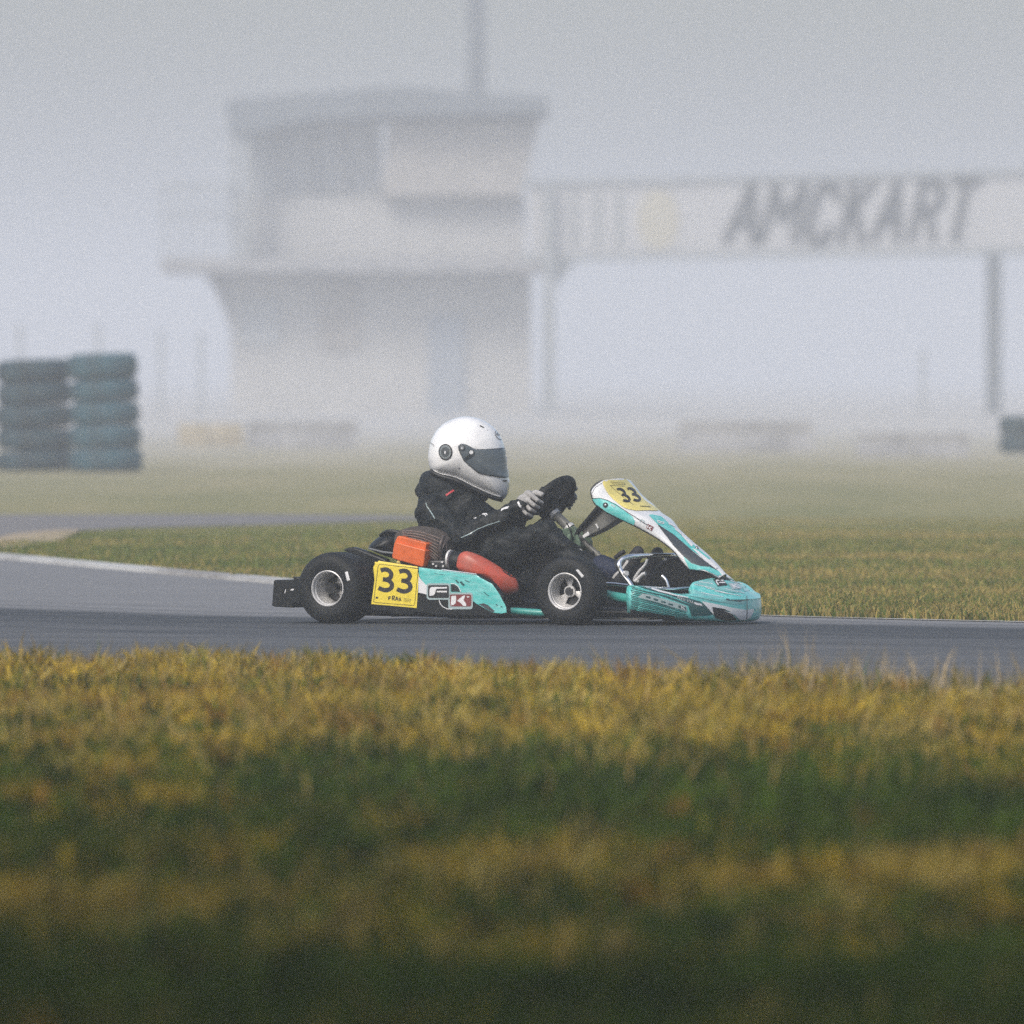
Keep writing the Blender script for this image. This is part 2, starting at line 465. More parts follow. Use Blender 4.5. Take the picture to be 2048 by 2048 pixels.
mb = MB(); mb.add([(-2500, -200, 0), (2500, -200, 0), (2500, 2500, 0), (-2500, 2500, 0)], [(0, 1, 2, 3)])
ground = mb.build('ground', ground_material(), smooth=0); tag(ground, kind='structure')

FAR_EDGE = [(-3000, 1065), (-1500, 1072), (-600, 1090), (-200, 1104), (0, 1118), (270, 1143), (540, 1167), (900, 1199), (1240, 1219), (1540, 1233.5), (2048, 1246), (2400, 1252), (3200, 1262), (4500, 1268)]
NEAR_EDGE = [(-3000, 1320), (-1500, 1330), (-600, 1336), (0, 1342), (500, 1350), (1000, 1360), (1500, 1376), (2048, 1402), (2500, 1424), (3400, 1460), (5000, 1510)]
def line_y(line):
    P = sorted([(G(*p).x, G(*p).y) for p in line])
    xs = [p[0] for p in P]; ys = [p[1] for p in P]
    return lambda x: np.interp(x, xs, ys)
far_y = line_y(smooth2(FAR_EDGE, 5)); near_y = line_y(smooth2(NEAR_EDGE, 5))
# racing line: rubber plus the kart's contact shadow painted in, paler dusty asphalt outside
xs = np.concatenate([np.linspace(-40, -5, 40), np.linspace(-4.8, 4.8, 80), np.linspace(5, 40, 40)])
nv = 150; mb = MB(); vs = []; wear_shade = []
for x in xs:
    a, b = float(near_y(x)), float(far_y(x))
    groove_shadow = float(line_y([(-3000, 1190), (-600, 1208), (0, 1222), (400, 1236), (900, 1246), (1500, 1250), (2048, 1262), (3000, 1280)])(x))
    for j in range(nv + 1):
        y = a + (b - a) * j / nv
        vs.append((x, y, 0.004)); d = y - groove_shadow
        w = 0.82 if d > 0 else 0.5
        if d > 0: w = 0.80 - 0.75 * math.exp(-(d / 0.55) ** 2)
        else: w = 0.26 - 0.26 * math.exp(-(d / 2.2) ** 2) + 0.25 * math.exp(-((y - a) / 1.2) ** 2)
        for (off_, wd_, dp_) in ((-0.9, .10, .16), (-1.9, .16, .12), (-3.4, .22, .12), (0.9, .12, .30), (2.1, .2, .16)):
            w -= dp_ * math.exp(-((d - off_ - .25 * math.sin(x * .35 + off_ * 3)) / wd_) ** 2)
        wear_shade.append(w)
fs = [(i * (nv + 1) + j, (i + 1) * (nv + 1) + j, (i + 1) * (nv + 1) + j + 1, i * (nv + 1) + j + 1) for i in range(len(xs) - 1) for j in range(nv)]
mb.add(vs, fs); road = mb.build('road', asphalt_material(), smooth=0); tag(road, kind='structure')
at = road.data.attributes.new("wear_shade", 'FLOAT', 'POINT'); at.data.foreach_set("value", wear_shade)

mb = MB(); up_e = [(-3000, 1020), (-600, 1027), (0, 1029), (500, 1028), (760, 1030), (980, 1035)]
lo_e = [(980, 1037), (760, 1042), (500, 1050), (250, 1056), (150, 1063), (0, 1084), (-200, 1100), (-600, 1092), (-3000, 1070)]
poly = [G(*p, 0.004) for p in up_e + lo_e]
mb.add(poly, [tuple(range(len(poly)))])
road2 = mb.build('back_road', asphalt_material((0.10, 0.10, 0.10), (0.22, 0.20, 0.19)), smooth=0); tag(road2, kind='structure')
at = road2.data.attributes.new("wear_shade", 'FLOAT', 'POINT'); at.data.foreach_set("value", [0.6] * len(poly))

M['sand'] = mat('sand', (0.42, 0.33, 0.21), 0.9, var=0.35, vscale=2.0, bump=0.4, bscale=30)
mb = MB(); poly = [G(*p, 0.012) for p in smooth2([(-60, 1096), (0, 1073), (50, 1065), (120, 1059), (158, 1060), (140, 1071), (110, 1081), (60, 1090), (0, 1097)], 3, True)]
mb.add(poly, [tuple(range(len(poly)))]); sand = mb.build('sand_patch', M['sand'], smooth=0); tag(sand, kind='structure')

def kerb_material():
    m = mat('kerb_paint', (0.66, 0.66, 0.65), 0.8); nt = m.node_tree; b = nt.nodes["Principled BSDF"]
    tc = nt.nodes.new("ShaderNodeTexCoord"); n = nt.nodes.new("ShaderNodeTexNoise"); n.inputs["Scale"].default_value = 1.2; n.inputs["Detail"].default_value = 8; n.inputs["Roughness"].default_value = 0.75
    mp = nt.nodes.new("ShaderNodeMapping"); mp.inputs["Scale"].default_value = (1, 0.4, 1)
    nt.links.new(tc.outputs["Object"], mp.inputs[0]); nt.links.new(mp.outputs[0], n.inputs["Vector"])
    r = nt.nodes.new("ShaderNodeValToRGB"); r.color_ramp.elements[0].position = 0.40; r.color_ramp.elements[0].color = (0.26, 0.25, 0.24, 1)
    r.color_ramp.elements[1].position = 0.55; r.color_ramp.elements[1].color = (0.47, 0.47, 0.46, 1)
    nt.links.new(n.outputs[0], r.inputs[0]); nt.links.new(r.outputs[0], b.inputs["Base Color"]); return m
mb = MB(); vs = []
kx = np.concatenate([np.linspace(-30, -5, 30), np.linspace(-4.9, G(620, 1175).x, 60)])
for x in kx:
    y = float(far_y(x)); w = 0.27 if x < -1.2 else 0.27 * max(0.3, 1 - (x + 1.2) / 1.2)
    vs += [(x, y - w, 0.0), (x, y - w + 0.04, 0.022), (x, y + w * 0.6, 0.030), (x, y + w * 0.6 + 0.02, 0.0)]
n_ = len(kx); fs = [(4 * i + j, 4 * i + 4 + j, 4 * i + 5 + j, 4 * i + 1 + j) for i in range(n_ - 1) for j in range(3)] + [(0, 1, 2, 3), (4 * n_ - 1, 4 * n_ - 2, 4 * n_ - 3, 4 * n_ - 4)]
mb.add(vs, fs); kerb = mb.build('kerb', kerb_material(), smooth=0); tag(kerb, kind='structure')
mb = MB(); vs = []; kx = np.linspace(G(1240, 1219).x, 12, 60)
for x in kx:
    y = float(far_y(x)); vs += [(x, y - 0.16, 0.008), (x, y - 0.04, 0.008)]
mb.add(vs, [(2 * i, 2 * i + 2, 2 * i + 3, 2 * i + 1) for i in range(len(kx) - 1)])
eline = mb.build('edge_line', kerb_material(), smooth=0); tag(eline, kind='structure')

# grass blades, as real geometry
def grass_material():
    m = bpy.data.materials.new('grass_blade'); m.use_nodes = True; nt = m.node_tree; b = nt.nodes["Principled BSDF"]
    b.inputs["Roughness"].default_value = 0.75; b.inputs["Specular IOR Level"].default_value = 0.2
    a = nt.nodes.new("ShaderNodeAttribute"); a.attribute_name = "tint"; nt.links.new(a.outputs["Color"], b.inputs["Base Color"])
    tr = nt.nodes.new("ShaderNodeBsdfTranslucent"); nt.links.new(a.outputs["Color"], tr.inputs[0])
    mx = nt.nodes.new("ShaderNodeMixShader"); mx.inputs[0].default_value = 0.25
    out = nt.nodes["Material Output"]; nt.links.new(b.outputs[0], mx.inputs[1]); nt.links.new(tr.outputs[0], mx.inputs[2]); nt.links.new(mx.outputs[0], out.inputs[0])
    return m
M['grass'] = grass_material()
def vnoise(x, y, sc, seed):
    """smooth value noise, numpy"""
    g = np.random.default_rng(seed).random((256, 256)); X = x * sc + 1000; Y = y * sc + 1000
    i = np.floor(X).astype(int); j = np.floor(Y).astype(int); fx = X - i; fy = Y - j
    fx = fx * fx * (3 - 2 * fx); fy = fy * fy * (3 - 2 * fy)
    q = lambda a, b: g[a % 256, b % 256]
    return (q(i, j) * (1 - fx) + q(i + 1, j) * fx) * (1 - fy) + (q(i, j + 1) * (1 - fx) + q(i + 1, j + 1) * fx) * fy
def blades(name, x, y, h, col, width, lean=0.5):
    n = len(x); th = rng.random(n) * 2 * np.pi; cx, sx = np.cos(th), np.sin(th)
    ln = rng.normal(0, lean, n); la = rng.random(n) * 2 * np.pi; lx, ly = np.cos(la) * ln * h, np.sin(la) * ln * h
    w = width * (0.7 + 0.6 * rng.random(n))
    V = np.zeros((n, 5, 3), np.float32)
    V[:, 0] = np.stack([x - cx * w / 2, y - sx * w / 2, 0 * x - 0.005], 1); V[:, 1] = np.stack([x + cx * w / 2, y + sx * w / 2, 0 * x - 0.005], 1)
    mx, my = x + lx * 0.4, y + ly * 0.4
    V[:, 2] = np.stack([mx + cx * w * .42, my + sx * w * .42, h * 0.6], 1); V[:, 3] = np.stack([mx - cx * w * .42, my - sx * w * .42, h * 0.6], 1)
    V[:, 4] = np.stack([x + lx, y + ly, h], 1)
    me = bpy.data.meshes.new(name); me.vertices.add(n * 5); me.vertices.foreach_set("co", V.reshape(-1))
    base = (np.arange(n) * 5)[:, None]; loops = np.concatenate([base + np.array([[0, 1, 2, 3]]), base + np.array([[3, 2, 4]])], 1).reshape(-1)
    me.loops.add(n * 7); me.loops.foreach_set("vertex_index", loops.astype(np.int32))
    me.polygons.add(n * 2)
    st = np.stack([np.arange(n) * 7, np.arange(n) * 7 + 4], 1).reshape(-1); me.polygons.foreach_set("loop_start", st.astype(np.int32))
    me.update(calc_edges=True)
    me.materials.append(M['grass'])
    ca = me.color_attributes.new("tint", 'FLOAT_COLOR', 'POINT')
    c4 = np.ones((n, 5, 4), np.float32); c4[:, :, :3] = col[:, None, :]
    ca.data.foreach_set("color", c4.reshape(-1))
    o = bpy.data.objects.new(name, me); COL.objects.link(o); tag(o, kind='stuff'); return o

# near verge: a low carpet, and over it thousands of separate tufts, each with its own colour, height and lean
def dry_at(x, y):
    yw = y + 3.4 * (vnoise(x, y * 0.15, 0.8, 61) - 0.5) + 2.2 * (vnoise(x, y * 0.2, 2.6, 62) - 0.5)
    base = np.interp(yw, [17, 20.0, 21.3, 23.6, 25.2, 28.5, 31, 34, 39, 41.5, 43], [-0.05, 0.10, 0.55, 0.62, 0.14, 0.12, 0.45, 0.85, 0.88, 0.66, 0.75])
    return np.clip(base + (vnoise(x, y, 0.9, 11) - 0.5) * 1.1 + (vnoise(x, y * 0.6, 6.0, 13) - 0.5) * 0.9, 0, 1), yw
def verge_xy(n):
    y = 17 + 26.5 * rng.random(n) ** 0.95; x = (rng.random(n) * 2 - 1) * (y * 0.05 + 1.1)
    k = y < near_y(x) - 0.03 + 0.5 * (vnoise(x, y * 0, 2.1, 3) - 0.5); return x[k], y[k]
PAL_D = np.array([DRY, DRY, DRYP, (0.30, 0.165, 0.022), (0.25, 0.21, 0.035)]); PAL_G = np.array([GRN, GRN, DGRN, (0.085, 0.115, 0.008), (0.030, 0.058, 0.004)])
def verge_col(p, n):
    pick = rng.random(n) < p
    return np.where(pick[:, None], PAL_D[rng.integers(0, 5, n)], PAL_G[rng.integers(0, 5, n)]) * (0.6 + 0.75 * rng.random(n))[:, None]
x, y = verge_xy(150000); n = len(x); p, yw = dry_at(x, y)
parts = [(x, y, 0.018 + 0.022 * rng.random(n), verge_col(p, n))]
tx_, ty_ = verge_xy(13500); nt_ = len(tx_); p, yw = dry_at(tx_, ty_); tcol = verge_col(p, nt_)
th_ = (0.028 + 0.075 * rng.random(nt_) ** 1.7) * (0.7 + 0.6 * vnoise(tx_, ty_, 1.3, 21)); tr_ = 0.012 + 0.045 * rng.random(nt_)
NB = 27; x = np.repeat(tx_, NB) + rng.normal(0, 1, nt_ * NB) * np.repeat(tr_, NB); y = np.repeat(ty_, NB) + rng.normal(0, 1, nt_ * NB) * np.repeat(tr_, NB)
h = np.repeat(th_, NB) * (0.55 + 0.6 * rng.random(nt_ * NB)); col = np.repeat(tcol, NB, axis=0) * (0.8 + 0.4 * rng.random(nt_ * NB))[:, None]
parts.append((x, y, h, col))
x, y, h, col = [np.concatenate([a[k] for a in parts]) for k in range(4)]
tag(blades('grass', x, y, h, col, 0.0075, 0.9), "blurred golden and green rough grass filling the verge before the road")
# seed stalks along the road edge
N2 = 3600
x = (rng.random(N2) * 2 - 1) * 3.6; y = near_y(x) - np.abs(rng.normal(0, 1.0, N2)) + 0.1
hh = (0.05 + 0.11 * rng.random(N2) ** 2) * (0.25 + 1.3 * vnoise(x, y * 0, 2.4, 31) ** 1.5)
tag(blades('seed_grass', x, y, hh, np.array((0.42, 0.33, 0.20)) * (0.7 + 0.5 * rng.random(N2))[:, None], 0.005, 0.55), "pale dry seed stalks along the near edge of the road")
# taller bent stalks scattered through the verge
N4 = 9000
y = 17 + 26 * rng.random(N4); x = (rng.random(N4) * 2 - 1) * (y * 0.05 + 1.1); kk = (y < near_y(x) - .2) & (vnoise(x, y, 1.4, 71) > .45); x, y = x[kk], y[kk]; n = len(x)
hh = 0.06 + 0.10 * rng.random(n) ** 1.5
cc = np.where((rng.random(n) < np.interp(y, [17, 21, 24, 28, 31], [.15, .5, .5, .2, .75]))[:, None], np.array((0.38, 0.27, 0.08)), np.array((0.07, 0.11, 0.012)))
tag(blades('tall_grass', x, y, hh, cc * (0.6 + 0.7 * rng.random(n))[:, None], 0.007, 0.8), "taller bent straw and green stalks scattered over the near verge")
# far verge
N3 = 260000
y = 49.5 + 36 * rng.random(N3) ** 1.5; x = (rng.random(N3) * 2 - 1) * (y * 0.046 + 0.8)
lo2 = line_y(lo_e[:-3][::-1]); 
keep = (y > far_y(x) + 0.12 + 0.5 * (vnoise(x, y, 1.5, 41) - 0.5)) & ((y < lo2(x) - 0.3) | (x > G(980, 1036).x))
x, y = x[keep], y[keep]; n = len(x)
p = np.clip(0.40 + 0.8 * (vnoise(x, y * 0.9, 0.5, 42) - 0.5) + 0.6 * (vnoise(x, y * .4, 5, 43) - 0.5) + np.clip(x * 0.10, -0.2, 0.2), 0, 1)
pick = rng.random(n) < p
col = np.where(pick[:, None], np.array((0.35, 0.27, 0.08)), np.where((rng.random(n) < .75)[:, None], np.array((0.16, 0.19, 0.035)), np.array((0.08, 0.12, 0.02)))) * (0.8 + 0.4 * rng.random(n))[:, None]
h = (0.022 + 0.030 * rng.random(n)) * (0.7 + 0.6 * vnoise(x, y, 1.5, 44)) * np.clip((84 - y) / 22, 0.12, 1)
tag(blades('far_grass', x, y, h, col, 0.008, 0.8), "short green and straw grass beyond the road behind the kart")

# ================================================================== BACKGROUND IN THE FOG
DB = 300.0
GB = 827.0     # picture row of the ground at that distance
M['wall_pale'] = mat('pale_render', (0.46, 0.455, 0.45), 0.9, var=0.15, vscale=0.8)
M['timber'] = mat('brown_grey_timber', (0.38, 0.36, 0.34), 0.9, var=0.2, vscale=2)
M['roof'] = mat('roof_sheet', (0.15, 0.17, 0.19), 0.7, var=0.2, vscale=1)
M['post_dark'] = mat('dark_post', (0.10, 0.115, 0.125), 0.6, var=0.2, vscale=3)
M['glass'] = mat('window_glass', (0.42, 0.44, 0.46), 0.1, var=0.2, vscale=1)
M['door'] = mat('door_blue_grey', (0.29, 0.32, 0.37), 0.6)
M['steel_dark'] = mat('steel_dark', (0.30, 0.32, 0.33), 0.6, var=0.2, vscale=3)
M['sign_white'] = mat('sign_white', (0.45, 0.45, 0.46), 0.6, var=0.05, vscale=1)
M['sign_ink'] = mat('sign_ink', (0.02, 0.022, 0.025), 0.6)
M['beige'] = mat('beige_disc', (0.45, 0.42, 0.33), 0.7)
M['concrete'] = mat('concrete', (0.36, 0.36, 0.37), 0.9, var=0.3, vscale=2)
M['straw'] = mat('straw_bale', (0.46, 0.41, 0.32), 0.95, var=0.3, vscale=4, bump=0.5, bscale=20)
def quadbox(mb, x0, y0, x1, y1, d, depth, mi=0):
    a = W(x0, y0, d); b = W(x1, y1, d)
    mb.box(((a.x + b.x) / 2, d + depth / 2, (a.z + b.z) / 2), (abs(b.x - a.x), depth, abs(a.z - b.z)), mi)
def polybox(mb, pts, d, depth, mi=0):
    mb.prism([W(*p, d) for p in pts], (0, depth, 0), mi)
bld = empty('control_tower', (W(760, GB, DB).x, DB, 0))
bld['label'] = "two storey race control building with balcony and dark roof, faded by fog"; bld['category'] = "building"
def bpart(mb, name, m_, parent=bld, **k):
    o = mb.build(name, m_, parent, smooth=0, **k)
    if parent is bld: o.matrix_parent_inverse = Matrix.Translation(-bld.location)
    return o
m1 = MB(); quadbox(m1, 462, 545, 1062, GB + 6, DB, 6.0); wall = bpart(m1, 'wall', M['wall_pale'])
m1 = MB(); quadbox(m1, 482, 392, 1050, 514, DB, 6.0); bpart(m1, 'upper_wall', M['wall_pale'])
m1 = MB(); polybox(m1, [(778, 240), (1078, 240), (1042, 391), (762, 391)], DB - 0.6, 6.0); bpart(m1, 'window_bay', M['timber'])
m1 = MB(); quadbox(m1, 500, 225, 760, 391, DB + .3, 5.4); bpart(m1, 'window', M['glass'])
m1 = MB()
for xx in (560, 625, 690): quadbox(m1, xx - 4, 240, xx + 4, 391, DB + .1, 0.19)
bpart(m1, 'window_frame', M['wall_pale'])
m1 = MB(); polybox(m1, [(452, 214), (455, 200), (620, 186), (800, 172), (1096, 194), (1098, 226), (860, 232), (640, 236), (490, 268), (460, 262)], DB - 1.4, 8.2); bpart(m1, 'roof', M['roof'])
m1 = MB(); quadbox(m1, 320, 515, 1105, 543, DB - 1.5, 7.6); bpart(m1, 'balcony_floor', M['concrete'])
for xx in (470, 494):
    m1 = MB(); quadbox(m1, xx - 8, 262, xx + 8, 514, DB - 1.2, 0.19); bpart(m1, 'column', M['steel_dark'])
m1 = MB(); quadbox(m1, 322, 368, 470, 376, DB - 1.4, 0.08); quadbox(m1, 322, 430, 470, 434, DB - 1.4, 0.06)
for xx in range(326, 470, 24): quadbox(m1, xx - 3, 376, xx + 3, 514, DB - 1.4, 0.05)
bpart(m1, 'railing', M['steel_dark'])
m1 = MB(); polybox(m1, [(405, 544), (461, 544), (461, 660), (448, 620), (430, 580)], DB, 0.3); bpart(m1, 'bracket', M['concrete'])
m1 = MB(); quadbox(m1, 856, 630, 930, GB + 6, DB - 0.08, 0.07); dr = bpart(m1, 'door', M['door'])
m1 = MB(); quadbox(m1, 480, 600, 560, 690, DB - 0.06, 0.05); bpart(m1, 'window', M['glass'])
m1 = MB(); quadbox(m1, 640, 560, 720, 700, DB - 0.06, 0.05); bpart(m1, 'panel', M['timber'])

sg = empty('sign_gantry', (W(1560, GB, DB - 3).x, DB - 3, 0))
sg['label'] = "overhead track sign on two posts with slanted dark capitals on white"; sg['category'] = "sign"
DS = DB - 3
def spart(mb, name, m_):
    o = mb.build(name, m_, sg, smooth=0); o.matrix_parent_inverse = Matrix.Translation(-sg.location); return o
m1 = MB(); polybox(m1, [(1058, 374), (2160, 348), (2160, 492), (1058, 508)], DS, 0.12); spart(m1, 'sign_panel', M['sign_white'])
m1 = MB(); polybox(m1, [(1040, 362), (2160, 335), (2160, 347), (1040, 373)], DS - .1, 0.4); spart(m1, 'top_beam', M['steel_dark'])
m1 = MB(); polybox(m1, [(1040, 509), (2160, 493), (2160, 507), (1040, 523)], DS - .1, 0.4); spart(m1, 'bottom_beam', M['steel_dark'])
for (a, b, w_) in ((1098, 374, 11), (1988, 500, 15)):
    m1 = MB(); quadbox(m1, a - w_, b if a < 1200 else 508, a + w_, GB + 8, DS - .28, 0.17); spart(m1, 'post', M['steel_dark'] if a < 1200 else M['post_dark'])
m1 = MB(); polybox(m1, [(1110, 523), (1150, 523), (1112, 575)], DS, 0.1); spart(m1, 'bracket', M['steel_dark'])
m1 = MB(); polybox(m1, [(1316 + 42 * math.cos(t), 440 + 60 * math.sin(t)) for t in np.linspace(0, 2 * math.pi, 40, endpoint=False)], DS - .03, 0.028); spart(m1, 'emblem', M['beige'])
m1 = MB()
for xx in (1150, 1195, 1238): quadbox(m1, xx - 7, 385, xx + 7, 492, DS - .03, 0.028)
spart(m1, 'emblem', M['steel_dark'])
# AMCKART in slanted capitals: strokes as flat cut-out letters
LET = {'A': [[(0, 1), (.5, 0), (1, 1)], [(.2, .68), (.8, .68)]], 'M': [[(0, 1), (0.08, 0), (.5, .62), (.92, 0), (1, 1)]],
       'C': [[(.95, .22), (.8, .04), (.3, 0), (.03, .2), (0, .8), (.25, 1), (.75, .97), (.92, .78)]], 'K': [[(0, 0), (0, 1)], [(.95, 0), (.05, .56)], [(.3, .42), (1, 1)]],
       'R': [[(0, 1), (0, 0), (.65, 0), (.95, .14), (.95, .36), (.65, .52), (0, .52)], [(.5, .52), (1, 1)]], 'T': [[(0, 0), (1, 0)], [(.5, 0), (.5, 1)]]}
m1 = MB()
def letter(mb, ch, x0, w_, top, bot, slant, thick, d):
    for st in LET[ch]:
        P = [(x0 + p[0] * w_ + slant * (1 - p[1]), top + (bot - top) * p[1]) for p in st]
        for i in range(len(P) - 1):
            a, b = P[i], P[i + 1]; dx, dy = b[0] - a[0], b[1] - a[1]; L = math.hypot(dx, dy); ux, uy = dx / L, dy / L; h_ = thick / 2
            a2 = (a[0] - ux * h_ * .9, a[1] - uy * h_ * .9); b2 = (b[0] + ux * h_ * .9, b[1] + uy * h_ * .9)
            nx, ny = -uy * h_, ux * h_
            polybox(mb, [(a2[0] + nx, a2[1] + ny), (b2[0] + nx, b2[1] + ny), (b2[0] - nx, b2[1] - ny), (a2[0] - nx, a2[1] - ny)], d - 0.004 * i, 0.02)
for ch, u0, u1, t_, b_ in (('A', 100, 265, 150, 505), ('M', 315, 520, 150, 500), ('C', 590, 730, 145, 515), ('K', 810, 930, 135, 505), ('A', 1010, 1150, 130, 490), ('R', 1240, 1370, 125, 485), ('T', 1440, 1580, 120, 490)):
    letter(m1, ch, 1420 + u0 * .325, (u1 - u0) * .325, 320 + t_ * .325 + 4, 320 + b_ * .325 - 4, 24, 16, DS - .06)
spart(m1, 'lettering', M['sign_ink'])

def mast(px, d, half, top, label):
    r = empty('mast', (W(px, 800, d).x, d, 0)); tag(r, label, 'mast')
    m1 = MB(); m1.tube([(0, 0, 0), (0, 0, top)], [half, half * .85], 12); m1.build('pole', M['post_dark'], r)
    m1 = MB(); m1.box((0, 0, top + .1), (1.6, .2, .2)); m1.box((-.6, -.2, top - .15), (.4, .3, .3)); m1.box((.6, -.2, top - .15), (.4, .3, .3)); m1.build('floodlight', M['steel_dark'], r)
mast(952, 330, 0.26, 11.0, "tall thick floodlight mast rising behind the control building roof")
posts = [(40, 655, "thin fence post in fog above the lower tyre stack at the picture edge"), (197, 652, "thin fence post in fog rising behind the taller tyre stack"),
         (322, 668, "thin fence post in fog just beside the taller tyre stack"), (402, 672, "thin fence post in fog standing just before the building's side bracket"), (1846, 708, "lone thin fence post in fog below the sign lettering")]
for (px, top, lab) in posts:
    r = empty('fence_post', (W(px, 800, 285).x, 285, 0)); tag(r, lab, 'fence post', 'fence posts in the fog')
    hgt = W(px, top, 285).z; m1 = MB(); m1.box((0, 0, hgt / 2), (.09, .09, hgt)); m1.build('post', M['steel_dark'], r, smooth=0)
    m1 = MB(); m1.box((0, 0, hgt + .03), (.12, .12, .06)); m1.build('cap', M['steel_dark'], r, smooth=0)
for (x0, x1, yt, yb, mt, lab) in ((355, 488, 847, 893, 'straw', "pale straw coloured low barrier in fog beside the tyre stack"), (494, 716, 842, 896, 'concrete', "low grey barrier in fog below the building, behind the helmet's left"),
                             (1356, 1628, 842, 904, 'concrete', "long low grey barrier in fog under the white sign"), (1712, 1940, 866, 914, 'concrete', "low grey barrier in fog near the sign's right hand post")):
    d = 25050.0 / (yb - 744); a, b = W(x0, yb, d), W(x1, yb, d); hgt = W(x0, yt, d).z
    m1 = MB(); nseg = max(2, int(round((b.x - a.x) / 0.75))); sw = (b.x - a.x) / nseg
    for i in range(nseg):
        c = a.x + (i + .5) * sw; w2 = sw / 2 - 0.012
        prof = [(-.16, 0), (.16, 0), (.15, hgt * .3), (.09, hgt * .45), (.07, hgt), (-.07, hgt), (-.09, hgt * .45), (-.15, hgt * .3)] if mt == 'concrete' else [(-.2, 0), (.2, 0), (.21, hgt * .5), (.19, hgt), (-.19, hgt), (-.21, hgt * .5)]
        m1.prism([(c - w2, d + q[0], q[1]) for q in prof], (2 * w2, 0, 0))
    o = m1.build('low_barrier', M[mt], None, smooth=0); tag(o, lab, 'barrier', 'low barriers in the fog')

# tyre stacks: every tyre is a thing
M['tyre_old'] = mat('old_tyre', (0.018, 0.055, 0.075), 0.75, var=0.6, vscale=3, bump=0.3, bscale=30)
M['tyre_paint'] = mat('blue_tyre_paint', (0.026, 0.095, 0.130), 0.7, var=0.6, vscale=3, bump=0.3, bscale=30)
def stack_tyre(cx, d, z0, hgt, rad, label, group, m_, tilt):
    w = hgt / 2 * 0.98; mb = MB()
    prof = [(rad * .56, -w * .8), (rad * .66, -w * .97), (rad * .82, -w), (rad * .95, -w * .8), (rad, -w * .45), (rad * 1.0, -w * .08), (rad * .985, -w * .05), (rad * .985, w * .05), (rad, w * .08), (rad, w * .45), (rad * .95, w * .8), (rad * .82, w), (rad * .66, w * .97), (rad * .56, w * .8)]
    mb.lathe(prof, (0, 0, 0), 48, True, axis='Z')
    o = mb.build('tyre', m_, None, smooth=40); o.location = (cx, d, z0 + hgt / 2); o.rotation_euler = (tilt * .5, tilt, 0)
    tag(o, label, 'tyre', group); return o
d1 = 25050.0 / (944 - 744)
ords = ["topmost", "second from the top", "middle", "fourth from the top", "bottom"]
rows = [(707, 759, 136, 277), (759, 803, 140, 277), (803, 850, 140, 279), (850, 897, 142, 286), (897, 946, 142, 290)]
for i, (t_, b_, l_, r_) in enumerate(rows):
    a, b = W(l_, b_, d1), W(r_, t_, d1)
    stack_tyre((a.x + b.x) / 2 + random.uniform(-.02, .02), d1, max(0, a.z), b.z - max(0, a.z), (b.x - a.x) / 2, "worn blue-black tyre, %s of the taller tyre stack" % ords[i], 'tyres in the taller stack', M['tyre_paint'], R(random.uniform(-2.4, 2.4)))
rows = [(719, 765, -8, 146), (765, 810, -6, 147), (810, 856, -10, 146), (856, 901, -7, 149), (901, 946, -10, 150)]
for i, (t_, b_, l_, r_) in enumerate(rows):
    a, b = W(l_, b_, d1 + 1.2), W(r_, t_, d1 + 1.2)
    stack_tyre((a.x + b.x) / 2, d1 + 1.2, max(0, a.z), b.z - max(0, a.z), (b.x - a.x) / 2, "dark worn tyre, %s of the lower tyre stack" % ords[i], 'tyres in the lower stack', M['tyre_old'], R(random.uniform(-2.4, 2.4)))
d2 = 25050.0 / (906 - 744)
for i, (t_, b_) in enumerate(((832, 869), (869, 906))):
    a, b = W(1998, b_, d2), W(2106, t_, d2)
    stack_tyre((a.x + b.x) / 2, d2, max(0, a.z), b.z - max(0, a.z), (b.x - a.x) / 2, "dark tyre, %s of the pair in fog beyond the sign post" % ("upper" if i == 0 else "lower"), 'tyre pair in the fog', M['tyre_old'], 0)

# ================================================================== THE KART
kart = empty('racing_kart', mw=KM)
tag(kart, "teal and white racing kart number 33 with orange airbox, speeding along the asphalt", 'racing kart')

